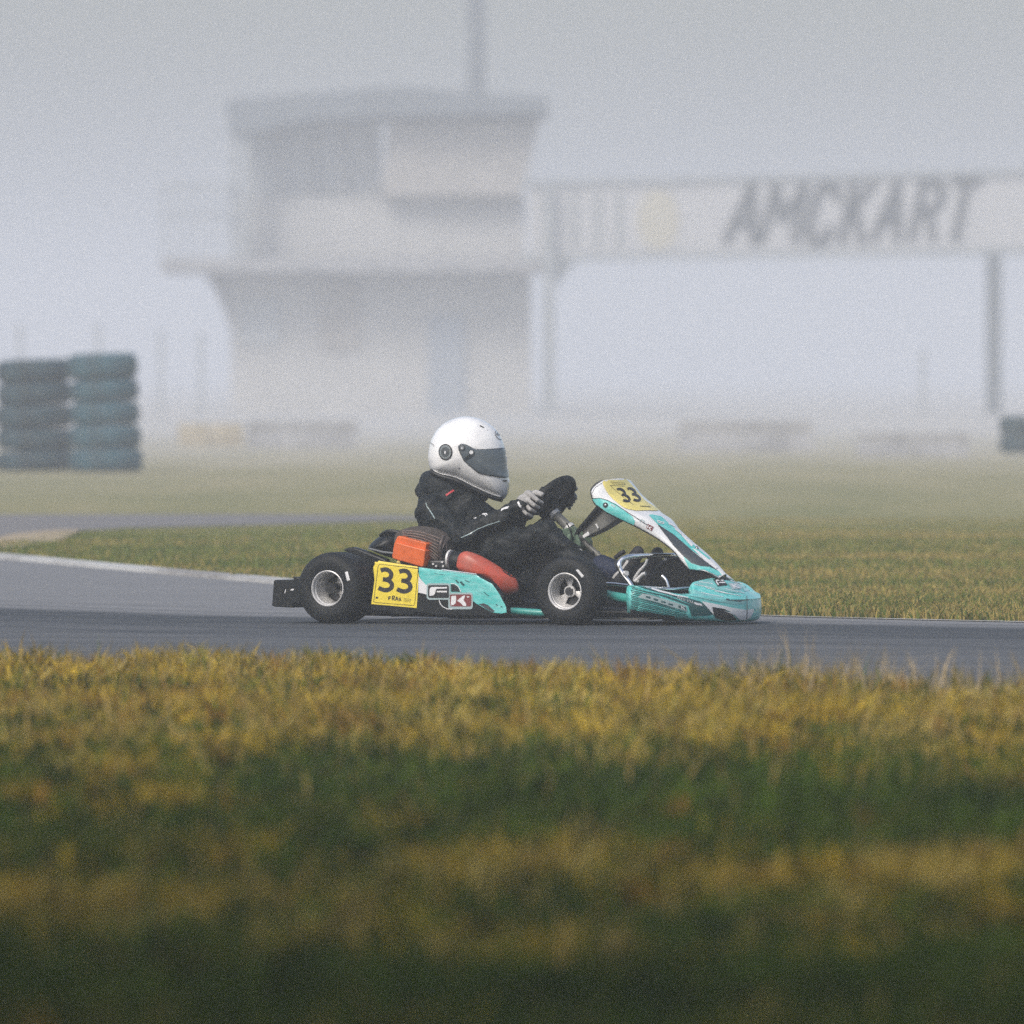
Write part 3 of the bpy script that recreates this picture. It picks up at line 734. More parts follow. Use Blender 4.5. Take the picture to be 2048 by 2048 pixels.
def wheel(px, py, lat_outer, rad, width, name_label=None, front=False, sink=0.0, side=-1, spin=0.0):
    """wheel whose outer rim face centre shows at (px,py); side -1 is the camera's side"""
    c = K(px, py, lat_outer) if px is not None else None
    return c
def make_wheel(c, rad, width, front, side, spin):
    w = width / 2; root = empty('wheel', c, kart)
    mb = MB()
    prof = [(.062, -w * .72), (.068, -w * .93), (.080, -w * 1.0), (rad * .74, -w * 1.04), (rad * .88, -w * .96), (rad * .965, -w * .78), (rad * .997, -w * .5), (rad, 0),
            (rad * .997, w * .5), (rad * .965, w * .78), (rad * .88, w * .96), (rad * .74, w * 1.04), (.080, w), (.068, w * .93), (.062, w * .72)]
    mb.lathe(prof, (0, 0, 0), 80, True); ty = mb.build('tyre', M['rubber'], root, 50)
    mb = MB(); s = side
    rl = .0715 if front else .0695
    # rolled lip, stepped barrel, dished disc
    prof = [(rl, s * (w * .93)), (rl + .0005, s * (w * .97)), (rl - .0022, s * (w * .985)), (rl - .005, s * (w * .95)), (rl - .007, s * (w * .90)), (rl - .0065, s * (w * .80)), (rl - .010, s * (w * .76)),
            (rl - .0105, s * (w * .3)), (rl - .016, s * (w * .3 - .012)), (rl - .018, s * (w * .05 - .010)), (rl - .006, s * (w * .05 - .010)), (rl - .004, s * (w * .8))]
    mb.lathe(prof, (0, 0, 0), 72, True)
    yd = s * (w * .05 - .008)
    for k in range(3):
        a = spin + 2 * math.pi * k / 3
        for da in np.linspace(-.28, .28, 5):
            p1 = Vector((.021 * math.cos(a + da * .6), yd + s * .008, .021 * math.sin(a + da * .6))); p2 = Vector(((rl - .016) * math.cos(a + da), yd, (rl - .016) * math.sin(a + da)))
            mb.tube([p1, p2], .0046, 8)
    mb.lathe([(.014, yd - .01), (.014, yd + s * .022), (.0225, yd + s * .022), (.0225, yd - .01)], (0, 0, 0), 36, True)
    rim = mb.build('rim', M['alloy'], root, 35)
    mb = MB(); mb.lathe([(.0001, yd + s * .012), (.0135, yd + s * .012), (.0135, yd - s * .04), (.0001, yd - s * .04)], (0, 0, 0), 24, False)
    mb.lathe([(.0001, yd - s * .012), (rl - .012, yd - s * .012)], (0, 0, 0), 36, False); mb.build('hub', M['dark_metal'], root, 30)
    for k in range(3):
        a = spin + math.pi / 3 + 2 * math.pi * k / 3
        mb = MB(); mb.tube([(.017 * math.cos(a), yd + s * .018, .017 * math.sin(a)), (.017 * math.cos(a), yd + s * .028, .017 * math.sin(a))], .0035, 6); mb.build('wheel_nut', M['alloy'], root, 30)
    return root, ty
RR, RF = 0.1405, 0.135
cr = K(654, 1171, -.645); cf = K(1129, 1182, -.535)
w_rn, ty_rn = make_wheel((cr.x, -.555, RR), RR, .18, False, -1, R(70))
w_rf, _ = make_wheel((cr.x, .555, RR - .008), RR, .18, False, 1, R(20))
w_fn, ty_fn = make_wheel((cf.x, -.475, RF), RF, .12, True, -1, R(100))
w_ff, _ = make_wheel((cf.x, .475, RF - .008), RF, .12, True, 1, R(40))
for (tyre, root, poly) in ((ty_rn, w_rn, [(690, 1144), (695.5, 1143), (700, 1160), (694.5, 1162)]), (ty_fn, w_fn, [(1152, 1140), (1156, 1138.5), (1168, 1151.5), (1164, 1155.5)])):
    me = tyre.data; T = root.location
    b_ = BVHTree.FromPolygons([v.co + T for v in me.vertices], [tuple(p.vertices) for p in me.polygons])
    mb = MB(); decal_into(mb, b_, poly, .0012, 3); mb.v = [tuple(Vector(v) - T) for v in mb.v]; mb.build('tyre_label', M['white_print'], root, 60)

def kpoly(pts, lat): return [K(p[0], p[1], lat) for p in pts]
def kprism(name, pts, lat0, lat1, m_, parent=kart, bevel=.006, mats=None, seg=3):
    mb = MB(); mb.prism(kpoly(pts, lat0), (0, lat1 - lat0, 0)); o = mb.build(name, m_, parent, 40, bevel, seg); return o

# chassis
mb = MB()
mbd = MB()
for s in (-1, 1):
    mbd.tube([(cr.x - .05, s * .30, .045), (cr.x + .35, s * .32, .042), (cf.x - .3, s * .33, .042), (cf.x, s * .24, .045), (cf.x + .22, s * .2, .045)], .0155, 12, smooth=5)
mbd.tube([(cr.x + .12, -.33, .042), (cr.x + .12, .33, .042)], .0155); mbd.tube([(cf.x + .22, -.2, .045), (cf.x + .22, .2, .045)], .0155)
mbd.tube([(cf.x - .28, -.33, .042), (cf.x - .28, .33, .042)], .0155); mbd.tube([(cf.x, -.40, .10), (cf.x, .40, .10)], .0155)
mbd.build('chassis_frame', M['black_plastic'], kart)
mb.tube([K(1018, 1222, -.46), K(1085, 1226, -.46), K(1180, 1222, -.40)], .0145)
mb.tube([K(1190, 1184, -.33), K(1222, 1192, -.35), K(1263, 1199, -.37), K(1300, 1204, -.38)], .019)
mb.build('side_bar', M['frame_teal'], kart)
mb = MB(); mb.tube([(cr.x, -.62, RR), (cr.x, .62, RR)], .022, 16); mb.build('rear_axle', M['dark_metal'], kart)
mb = MB(); mb.box(((.32 + cf.x + .25) / 2, 0, .027), (cf.x + .25 - .32, .62, .006)); mb.build('floor_tray', M['brace'], kart, 0)
for s in (-1, 1):
    mb = MB(); mb.tube([(cf.x, s * .40, .10), (cf.x, s * .44, .13), (cf.x, s * .50, RF)], .016); mb.box((cf.x, s * .41, .115), (.05, .03, .09)); mb.build('stub_axle', M['dark_metal'], kart)
# seat
mb = MB(); rows_ = []
for (x_, z_, wv, d_) in ((-.075, .50, .15, .02), (-.055, .42, .17, .06), (-.03, .30, .19, .11), (0.0, .18, .195, .15), (.05, .09, .19, .16), (.14, .055, .18, .13), (.26, .06, .17, .09), (.36, .085, .15, .05)):
    rows_.append([Vector((x_ + (d_ * (abs(t) ** 2.2)) * (1 if z_ > .12 else .35), wv * t, z_ + (d_ * (abs(t) ** 2.5)) * (0 if z_ > .12 else .9))) for t in np.linspace(-1, 1, 17)])
mb.add([v for r_ in rows_ for v in r_], [(i * 17 + k, i * 17 + k + 1, (i + 1) * 17 + k + 1, (i + 1) * 17 + k) for i in range(len(rows_) - 1) for k in range(16)])
seat = mb.build('seat', M['black_plastic'], kart, 60); sm = seat.modifiers.new('s', 'SOLIDIFY'); sm.thickness = .008; sb = seat.modifiers.new('b', 'SUBSURF'); sb.levels = 1; sb.render_levels = 2

# rear bumper across the back
prof = [(543, 1211), (544, 1206), (547, 1161), (552, 1159.5), (587, 1160), (586, 1154), (589, 1153), (600, 1157), (606, 1164), (606, 1200), (600, 1207), (587, 1206), (586, 1213), (583, 1215.5), (548, 1213.5)]
rb = kprism('rear_bumper', prof, -.60, .60, M['black_plastic'], bevel=.006)
b_ = bvh_of(bake(rb)); decal('reflector', b_, [[(569, 1186), (571, 1179), (572.5, 1179), (570, 1187)], [(581, 1181), (582, 1178.5), (588, 1177.5), (587.5, 1180.5)]], M['white_print'], rb, .001, 2)
for s in (-1, 1):
    mb = MB(); mb.tube([(cr.x - .14, s * .28, .10), (cr.x - .02, s * .29, .055)], .013); mb.build('bumper_stay', M['dark_metal'], kart)
# dark guard above and behind the rear tyre (chain and seat guard)
guard = kprism('chain_guard', [(684, 1100), (694, 1095.5), (704, 1094), (716, 1097), (742, 1107), (772, 1119), (774, 1140), (745, 1140), (712, 1112)], -.40, -.36, M['black_plastic'], bevel=.008)

# side pod
pod_pts = [(752, 1121.5), (770, 1124), (836, 1134), (952, 1149), (963, 1156.5), (984, 1167), (1001, 1189), (1013, 1214), (1014, 1226), (1008, 1231), (990, 1233), (940, 1232.5), (870, 1231.5), (846, 1226), (832, 1226), (828, 1230), (786, 1229), (784, 1224), (745, 1222), (738, 1217), (744, 1190), (748, 1160), (746, 1132), (747, 1125)]
pod = kprism('side_pod', pod_pts, -.60, -.562, M['black_plastic'], bevel=.010)
bake(pod); pb = bvh_of(pod)
pod_far = MB(); pod_far.v = [(v.co.x, -v.co.y, v.co.z) for v in pod.data.vertices]; pod_far.f = [tuple(reversed(p.vertices)) for p in pod.data.polygons]; pod_far.m = [0] * len(pod_far.f)
pod_far.build('side_pod', M['black_plastic'], kart, 40)
decal('paint_teal', pb, [[(838, 1135), (900, 1142.5), (952, 1150), (963, 1157), (984, 1168), (1000, 1190), (1012, 1214), (1013, 1225), (1003, 1227), (985, 1225), (965, 1214), (951, 1206), (940, 1196), (900, 1190), (858, 1180), (850, 1168), (842, 1158), (838, 1150)]], M['teal'], pod, .0012, 4)
decal('paint_white', pb, [[(837, 1151), (842, 1158.5), (851, 1168.5), (858, 1172), (858, 1190), (846, 1187), (837, 1185)]], M['white_print'], pod, .0018, 4)
decal('scuff', pb, [[(957, 1208), (968, 1206.5), (976, 1210), (990, 1222), (986, 1225), (972, 1217)]], M['dark_grey'], pod, .0018, 3)
mb = MB()
for (a, b, w_) in (((848, 1148), (880, 1152), .8), ((884, 1155), (918, 1159), .8), ((905, 1152), (935, 1157), .7), ((925, 1165), (945, 1170), .8), ((955, 1172), (975, 1180), .9), ((940, 1163), (962, 1168), .7), ((960, 1185), (985, 1200), .8), ((975, 1205), (998, 1216), .8), ((950, 1178), (968, 1190), .6), ((860, 1139.5), (950, 1151), 1.0)):
    stroke_into(mb, pb, [a, b], w_, .0016, 4)
mb.build('scratch', M['teal_mist'], pod, 60)
mb = MB()
for (a, b, w_) in (((912, 1160), (918, 1166), 3.0), ((921, 1163), (929, 1171), 4.0), ((930, 1160), (940, 1164), 1.4), ((868, 1146), (890, 1150), .7), ((968, 1184), (978, 1192), 1.6), ((992, 1208), (996, 1211), 2.2), ((1002, 1212), (1005, 1214), 2.0)):
    stroke_into(mb, pb, [a, ((a[0] + b[0]) / 2, (a[1] + b[1]) / 2 + .8), b], w_, .0017, 1.5)
mb.build('rubber_scuff', M['teal_dark'], pod, 60)
mb = MB(); stroke_into(mb, pb, [(838, 1134), (880, 1139.5), (953, 1149.5)], 2.2, .002, 4); mb.build('edge_trim', M['white_print'], pod, 60)
# yellow number plate
plate = decal('number_plate', pb, [[(753, 1121.8), (836, 1134.5), (838, 1150), (834, 1216), (743, 1208), (746, 1190), (750, 1160), (747, 1128), (749, 1124)]], M['yellow'], pod, .0026, 5)
mb = MB(); stroke_into(mb, pb, [(757, 1133), (760, 1128), (838, 1137)], .9, .0034, 3); stroke_into(mb, pb, [(757, 1133), (748, 1203), (751, 1205), (828, 1211), (830, 1209), (837, 1140)], .9, .0034, 3)
mb.build('plate_border', M['ink'], pod, 60)
for org in ((757, 1132), (794, 1134.5)):
    f = affine(org, (33.5, 3.2), (-1.5, 52)); mb = MB()
    for st in three(): stroke_into(mb, pb, [f(p) for p in st], 8.6, .0036, 1.2)
    mb.build('race_number', M['ink'], pod, 60)
# FRAS line at the foot of the plate
GL = {'F': [[(0, 1), (0, 0), (.9, 0)], [(0, .5), (.7, .5)]], 'R': [[(0, 1), (0, 0), (.8, .1), (.8, .45), (0, .55), (.9, 1)]], 'A': [[(0, 1), (.45, 0), (.9, 1)], [(.2, .65), (.7, .65)]], 'S': [[(.85, .08), (.1, .12), (.1, .45), (.8, .55), (.8, .9), (0, .95)]]}
mb = MB()
for ch, x_, y_, w_, hh_ in (('F', 778, 1193.5, 5.5, 6), ('R', 785.5, 1191.5, 5.5, 9), ('A', 791.5, 1193, 6, 8), ('S', 798.5, 1195.5, 4.5, 6)):
    for st in GL[ch]: stroke_into(mb, pb, [(x_ + p[0] * w_, y_ + p[1] * hh_) for p in st], 1.7, .0036, 1.5)
stroke_into(mb, pb, [(752, 1195), (757, 1195.6)], 3.6, .0036, 2)
for i in range(3): stroke_into(mb, pb, [(808, 1197 + 2.7 * i), (824 - i, 1198.5 + 2.7 * i)], .5, .0036, 3)
mb.build('plate_lettering', M['ink'], pod, 60)
# F K badge
q = lambda u, v: (740 + u * .13458, 1100 + v * .13458)
def rbox(x0, y0, x1, y1, r_, sk=0.0):
    out = []
    for (cx, cy, a0) in ((x1 - r_, y0 + r_, -90), (x1 - r_, y1 - r_, 0), (x0 + r_, y1 - r_, 90), (x0 + r_, y0 + r_, 180)):
        for k in range(4):
            a = R(a0 + 30 * k); out.append(q(cx + r_ * math.cos(a), cy + r_ * math.sin(a)))
    return out
decal('badge', pb, [rbox(845, 495, 1200, 738, 40), rbox(1168, 632, 1532, 880, 40)], M['silver_print'], pod, .0026, 3)
mb = MB(); decal_into(mb, pb, [q(1205, 510), q(1262, 515), q(1305, 545), q(1332, 590), q(1338, 622), q(1210, 618)], .0024, 3); mb.build('badge', M['black'], pod, 60)
mb = MB(); stroke_into(mb, pb, [q(1200, 497), q(1265, 505), q(1320, 545), q(1350, 600), q(1352, 625)], 1.4, .0030, 2); mb.build('badge_rim', M['white_print'], pod, 60); mb = MB(); stroke_into(mb, pb, [q(1032, 742), q(1050, 800), q(1090, 845), q(1150, 872), q(1230, 880)], 1.6, .0030, 2); mb.build('badge_rim', M['white_print'], pod, 60)
decal('badge', pb, [rbox(868, 522, 1178, 712, 26)], M['black'], pod, .0034, 3)
decal('badge', pb, [rbox(1194, 660, 1512, 838, 22)], M['red_print'], pod, .0034, 3)
decal('badge_letter', pb, [[q(890, 680), q(893, 585), q(902, 562), q(925, 548), q(1150, 550), q(1152, 572), q(1005, 576), q(985, 590), q(975, 640), q(955, 668), q(925, 678)], [q(998, 606), q(1150, 606), q(1150, 630), q(998, 628)]], M['white_print'], pod, .0042, 2)
decal('badge_letter', pb, [[q(1215, 692), q(1232, 680), q(1282, 680), q(1290, 730), q(1278, 790), q(1250, 815), q(1208, 826)], [q(1300, 755), q(1392, 678), q(1425, 680), q(1395, 745), q(1430, 790), q(1440, 830), q(1395, 830), q(1345, 780)], [q(1445, 688), q(1485, 688), q(1462, 716)]], M['white_print'], pod, .0042, 2)

# engine on the camera's side: finned cylinder lying back, orange airbox, dark air filter
eng = empty('engine', (0, 0, 0), kart)
ea = K(856, 1090, -.30)
mb = MB()
cen0, cen1 = K(800, 1098, -.30), K(895, 1108, -.30)
mb.tube([cen0, K(830, 1098, -.30), K(870, 1102, -.30), cen1], [.055, .062, .062, .055], 24); mb.build('cylinder', M['engine_cast'], eng)
mb = MB()
# curved cooling fins: upright plates, one behind the other across the kart
fin = smooth2([(803, 1068), (815, 1056), (836, 1051.5), (862, 1055), (884, 1066), (896, 1082), (899, 1108), (893, 1130), (850, 1134), (812, 1124), (802, 1096)], 3, True)
for k in range(9):
    lt = -.375 + k * .0175; sh = 1 - .10 * abs(k - 4.5) / 4.5
    cx, cy = 850, 1095
    P = [K(cx + (p[0] - cx) * sh, cy + (p[1] - cy) * sh, -.30) for p in fin]; P = [Vector((p.x, lt, p.z)) for p in P]
    mb.prism(P, (0, .006, 0))
mb.build('cooling_fin', M['fin_gap'], eng, 30)
mb = MB()
# longitudinal fin edges wrapping the head
for k in range(8):
    dy = k * 7.2
    P = [K(805 + k * .5, 1062 + dy * .55, -.384), K(830 + k * 2, 1062.5 + dy * .75, -.394), K(855 + k * 1.5, 1068 + dy * .92, -.394), K(880 - k * .8, 1077 + dy * 1.0, -.384)]
    mb.tube(P, .0021, 6, smooth=4)
mb.build('cylinder_head', M['fin_metal'], eng, 40)
mb = MB(); mb.tube([K(888, 1072, -.37), K(882, 1086, -.395), K(880, 1108, -.395), K(884, 1124, -.38)], [.007, .009, .009, .007], 10, smooth=4); mb.tube([K(893, 1086, -.37), K(893, 1102, -.37)], .004, 8); mb.build('exhaust_flange', M['engine_cast'], eng, 40)
mb = MB(); mb.box(K(862, 1134, -.33), (.20, .14, .06)); mb.build('crankcase', M['dark_metal'], eng, 40, .01)
for (px, py) in ((866, 1128), (884, 1124), (886, 1132), (872, 1132)):
    mb = MB(); mb.tube([K(px, py, -.385), K(px, py, -.41)], .0048, 6); mb.build('bolt', M['alloy'], eng, 30)
flt = inflate('air_filter', [(737, 1096), (741, 1088), (752, 1078), (762, 1071), (775, 1066), (798, 1065), (806, 1080), (806, 1112), (792, 1117), (770, 1112), (745, 1102)], M['black_plastic'], eng, -.30, .085, 2.2, 'view')
mb = MB(); mb.tube([K(738, 1097, -.37), K(765, 1104, -.385), K(800, 1108, -.385)], .004, 8); mb.build('filter_clip', M['grey_plastic'], eng)
mb = MB(); mb.tube([K(760, 1071, -.33), K(772, 1065, -.34), K(786, 1063.5, -.34), K(804, 1066, -.34)], [.006, .010, .010, .006], 8, smooth=4); mb.build('intake_hose', M['black_plastic'], eng)
box1 = kprism('airbox', [(783.5, 1113), (788, 1085.5), (792, 1084), (850.5, 1100), (847, 1133), (843, 1134.5), (785, 1117.5)], -.435, -.37, M['orange'], eng, .008)
box2 = kprism('airbox_lid', [(788, 1087), (794.5, 1073), (798, 1072), (852, 1086), (853, 1089), (850, 1101)], -.422, -.37, M['orange'], eng, .005)
mb = MB(); mb.tube([K(797, 1124, -.42), K(797, 1127, -.44)], .008, 8); mb.build('bolt', M['yellow_pale'], eng)
# exhaust: collar, expansion chamber
exh = inflate('exhaust_chamber', [(914, 1136), (913, 1128), (917, 1112), (925, 1104), (938, 1103), (960, 1111), (984, 1124), (1003, 1136), (1017, 1146), (1030, 1155), (1037, 1168), (1037, 1180), (1030, 1186), (1016, 1190), (1004, 1186), (992, 1172), (975, 1162), (950, 1152), (925, 1146)], M['red_orange'], kart, -.34, .052, 2.0, 'view', rings=12)
eb = bvh_of(exh); decal('heat_shield', eb, [[(1001, 1136), (1010, 1139), (1024, 1149), (1031, 1156), (1020, 1153), (1008, 1145)]], M['black'], exh, .0015, 3)
mb = MB(); mb.tube([K(886, 1122, -.35), K(900, 1121, -.35), K(925, 1124, -.345)], [.034, .038, .040], 18); mb.build('exhaust_collar', M['black_plastic'], kart)
mb = MB(); c_ = K(901, 1119, -.365); mb.tube([c_ + Vector((-.004, 0, 0)), c_ + Vector((.004, 0, -.0005))], .0385, 24); mb.build('exhaust_clamp', M['alloy'], kart)

# steering
SWC = K(1093, 1013, 0.0); nS = Vector((-.77, 0, .64)).normalized(); uS = Vector((.64, 0, .77)).normalized(); vS = Vector((0, 1, 0)); RS = .137
ring = [SWC + (vS * math.cos(t) + uS * math.sin(t) * (1 if math.sin(t) > -.75 else 1)) * RS for t in np.linspace(0, 2 * math.pi, 49)]
mb = MB(); mb.tube(ring, .0165, 14, cap=False); sw = mb.build('steering_wheel', M['rubber'], kart, 60)
mb = MB()
for a in (R(20), R(160), R(270)):
    d_ = vS * math.cos(a) + uS * math.sin(a); t_ = nS.cross(d_)
    P = [SWC - nS * .03 + d_ * .02 + t_ * .022, SWC - nS * .03 + d_ * .02 - t_ * .022, SWC + d_ * (RS - .005) - t_ * .03, SWC + d_ * (RS - .005) + t_ * .03]
    mb.prism(P, nS * .004)
mb.build('wheel_spoke', M['black_plastic'], sw, 0)
mb = MB(); 
mb.tube([SWC - nS * .035, SWC + nS * .014], .046, 20); mb.box(SWC + uS * .05 + nS * .016, (.05, .13, .035), rot=Matrix(((nS.x, 0, uS.x), (0, 1, 0), (nS.z, 0, uS.z))))
mb.build('wheel_display', M['black_plastic'], sw, 30)
# flat cover plate that fills much of the upper rim
mb = MB(); P = [SWC - nS * .012 + (vS * math.cos(t) + uS * math.sin(t)) * (RS - .008) for t in np.linspace(R(-15), R(195), 24)]
mb.prism(P, nS * .006); mb.build('wheel_plate', M['black_plastic'], sw, 0)
mb = MB(); stroke_pts = [SWC + uS * .0 + vS * .137]
for a in (R(-8), R(14)):
    pass
t1 = [SWC + (vS * math.cos(t) + uS * math.sin(t)) * RS for t in np.linspace(R(14), R(28), 5)]
mb.tube(t1, .0172, 14, cap=False); mb.build('grip_mark', M['brace'], sw, 60)
colA, colB = SWC - nS * .03, SWC - nS * .36
mb = MB(); mb.tube([colA, SWC - nS * .10], .013, 12); mb.tube([SWC - nS * .05, SWC - nS * .135], .0185, 16); mb.tube([SWC - nS * .135, colB], .011, 12); mb.build('steering_column', M['brace'], kart)
mb = MB(); mb.tube([SWC - nS * .040, SWC - nS * .055], .024, 16); mb.tube([SWC - nS * .122, SWC - nS * .136], .023, 16); mb.build('column_collar', M['alloy'], kart)
# uprights holding the column
mb = MB()
for s in (-.05, .05):
    mb.prism([Vector((K(1118, 1062, 0).x, s, K(1118, 1062, 0).z)), Vector((K(1160, 1052, 0).x, s, K(1160, 1052, 0).z)), Vector((K(1172, 1085, 0).x, s, K(1172, 1085, 0).z)), Vector((K(1166, 1230, 0).x, s, .05)), Vector((K(1140, 1230, 0).x, s, .05)), Vector((K(1135, 1110, 0).x, s, K(1135, 1110, 0).z))], (0, .012, 0))
mb.build('column_bracket', M['olive'], kart, 0, .003)
mb = MB(); mb.tube([K(1141, 1070, -.06), K(1125, 1108, -.08), K(1108, 1130, -.12)], .012, 10); mb.build('bracket_stay', M['olive'], kart)
mb = MB(); mb.tube([K(1133, 1046, -.06), K(1140, 1058, -.08), K(1145, 1075, -.07)], .003, 6, smooth=5); mb.tube([K(1108, 1080, -.1), K(1119, 1092, -.12), K(1122, 1112, -.12), K(1120, 1128, -.12)], .0045, 8, smooth=5); mb.build('cable', M['black'], kart)
mb = MB(); mb.tube([K(1154, 1098, -.10), K(1176, 1120, -.13), K(1200, 1150, -.14)], .011, 10); mb.build('tie_rod', M['alloy'], kart)
mb = MB(); mb.tube([K(1153, 1095, -.10), K(1156, 1100, -.10)], .015, 10); mb.build('tie_rod_end', M['black'], kart)
# fuel tank between the legs
kprism('fuel_tank', [(1062, 1124), (1075, 1112), (1092, 1105), (1124, 1103), (1186, 1118), (1186, 1190), (1062, 1200)], -.08, .10, M['black_plastic'], bevel=.012)
kprism('tank_cap', [(1160, 1103), (1184, 1101.5), (1187, 1104), (1187, 1124), (1160, 1124)], -.02, .04, M['black_plastic'], bevel=.004)

# front number panel
PR = [((1184, 980), (1206, 962), .118), ((1182.5, 988), (1208, 974), .135), ((1191, 1009), (1222, 993), .137), ((1212, 1024), (1246, 1011), .132), ((1240, 1038), (1271, 1028), .116), ((1270, 1052), (1299, 1041), .097), ((1315, 1077), (1330, 1062), .066), ((1346, 1101), (1360, 1088), .06), ((1366, 1126), (1388, 1111), .058), ((1379, 1138), (1410, 1131), .054), ((1407, 1141), (1428, 1146), .040), ((1442, 1160), (1440, 1155), .026)]
A_ = []; B_ = []
for (a, b, lt) in PR:
    A_.append(K(*a, -(lt + .028))); B_.append(K(*b, -lt))
A_, _ = catmull(A_, [1] * len(A_), 8); B_, _ = catmull(B_, [1] * len(B_), 8)
rowsP = []
for i in range(len(A_)):
    a, b = A_[i], B_[i]; tdir = (B_[min(i + 1, len(B_) - 1)] - B_[max(i - 1, 0)]); tdir.y = 0; tdir.normalize(); nF = Vector((-tdir.z, 0, tdir.x)) * -1
    if nF.x < 0: nF = -nF
    r_ = []
    for k in range(7):
        t = k / 6; q_ = a.lerp(b, t) + Vector((0, -.010 * math.sin(math.pi * t), 0)); r_.append(q_)
    for k in range(1, 14):
        t = k / 14; lt = b.y + (-2 * b.y) * t; r_.append(Vector((b.x, lt, b.z)) + nF * (.016 * math.sin(math.pi * t)))
    for k in range(7):
        t = 1 - k / 6; q_ = a.lerp(b, t); r_.append(Vector((q_.x, -q_.y + .010 * math.sin(math.pi * t), q_.z)))
    rowsP.append(r_)
nc = len(rowsP[0]); mb = MB(); mb.add([v for r_ in rowsP for v in r_], [(i * nc + k, i * nc + k + 1, (i + 1) * nc + k + 1, (i + 1) * nc + k) for i in range(len(rowsP) - 1) for k in range(nc - 1)])
# rounded closure of the top end
top = rowsP[0]; cback = sum(top, Vector()) / nc + Vector((-.012, 0, .0)); mb.add(top + [cback], [(k, k + 1, nc) for k in range(nc - 1)])
pan = mb.build('front_panel', M['white_paint'], kart, 0); pan.data.shade_smooth()
fb = bvh_of(pan)
so = pan.modifiers.new('s', 'SOLIDIFY'); so.thickness = .004; so.offset = 0
so = None
mb = MB(); mb.tube([v_ for v_ in A_], .0032, 8); mb.tube([K(1183, 987, -.128), K(1184.5, 979, -.124), K(1194, 969, -.112), K(1206, 961.5, -.102)], [.0035, .007, .008, .005], 8, smooth=4); mb.build('edge_trim', M['black'], pan, 60)
decal('paint_teal', fb, [[(1184, 997), (1198, 996), (1214, 1001), (1233, 1009), (1251, 1024), (1266, 1035), (1270, 1044), (1268, 1050), (1240, 1037), (1212, 1023), (1192, 1008)]], M['teal'], pan, .0035, 4)
decal('paint_teal', fb, [[(1297, 1031), (1304, 1030), (1322, 1034), (1350, 1059), (1366, 1073), (1391, 1095), (1420, 1118), (1412, 1122), (1385, 1103), (1346, 1069.5), (1314, 1049)], [(1366.5, 1113), (1376, 1120), (1383, 1127), (1400, 1133), (1418, 1134.5), (1437, 1143.5), (1443, 1150), (1443, 1158), (1424, 1148), (1407, 1140), (1379, 1137)]], M['teal'], pan, .0035, 4)
decal('paint_dark', fb, [[(1314, 1049.5), (1346, 1070), (1364, 1085), (1385, 1104), (1410, 1124), (1436, 1143), (1418, 1134), (1400, 1132.5), (1383, 1126.5), (1364, 1110), (1346, 1091), (1328, 1068)]], M['dark_grey'], pan, .004, 4)
mb = MB(); stroke_into(mb, fb, [(1186, 997), (1200, 996.5), (1216, 1002), (1234, 1012), (1262, 1030), (1292, 1049), (1300, 1053)], 1.0, .0045, 3); stroke_into(mb, fb, [(1183, 986), (1184.5, 997), (1192, 1009), (1212, 1023.5), (1240, 1037.5), (1270, 1051.5), (1314, 1076.5), (1345, 1100.5), (1365, 1125), (1377, 1136.5)], 2.2, .0045, 3); stroke_into(mb, fb, [(1183, 985), (1190, 974), (1205, 963.5)], 4.5, .0045, 3)
mb.build('edge_trim', M['black'], pan, 60)
decal('number_plate', fb, [smooth2([(1205, 966), (1211, 960), (1226, 957), (1245, 957), (1257, 965), (1274, 985), (1288, 1001), (1304, 1012), (1317, 1022), (1294, 1022), (1270, 1022.5), (1250, 1017), (1234, 1006), (1222, 995), (1212, 982)], 2, True)], M['yellow_pale'], pan, .0042, 3)
for org in ((1227, 976), (1247.5, 975)):
    f = affine(org, (18, 0.2), (21.5, 31.5)); mb = MB()
    for st in three(): stroke_into(mb, fb, [f((p[0] - .05, p[1])) for p in st], 5.0, .0055, 1.0)
    mb.build('race_number', M['ink'], pan, 60)
mb = MB(); stroke_into(mb, fb, [(1218, 972), (1247, 974)], .6, .0055, 2); stroke_into(mb, fb, [(1218, 972), (1240, 992), (1266, 1012)], .5, .0055, 2); stroke_into(mb, fb, [(1219, 965.5), (1248, 967.5)], .6, .0055, 2); stroke_into(mb, fb, [(1222, 969), (1250, 970.5)], .6, .0055, 2); stroke_into(mb, fb, [(1279, 1014), (1300, 1015.5)], 1.2, .0055, 2)
mb.build('plate_lettering', M['ink'], pan, 60)
z6 = lambda u, v: (1160 + u * .1553, 930 + v * .1553)
mb = MB(); decal_into(mb, fb, [z6(868, 762), z6(945, 802), z6(922, 850), z6(850, 808)], .0045, 3); mb.build('badge', M['red_print'], pan, 60)
mb = MB(); stroke_into(mb, fb, [z6(876, 780), z6(866, 808)], 2.2, .0055, 1.5); stroke_into(mb, fb, [z6(922, 806), z6(884, 806), z6(910, 836)], 1.8, .0055, 1.5); mb.build('badge_letter', M['white_print'], pan, 60)
mb = MB(); stroke_into(mb, fb, [z6(770, 735), z6(780, 708), z6(822, 722), z6(818, 745)], 1.6, .0045, 1.5); stroke_into(mb, fb, [z6(400, 515), z6(455, 545)], 2.5, .0045, 1.5); mb.build('badge', M['silver_print'], pan, 60)
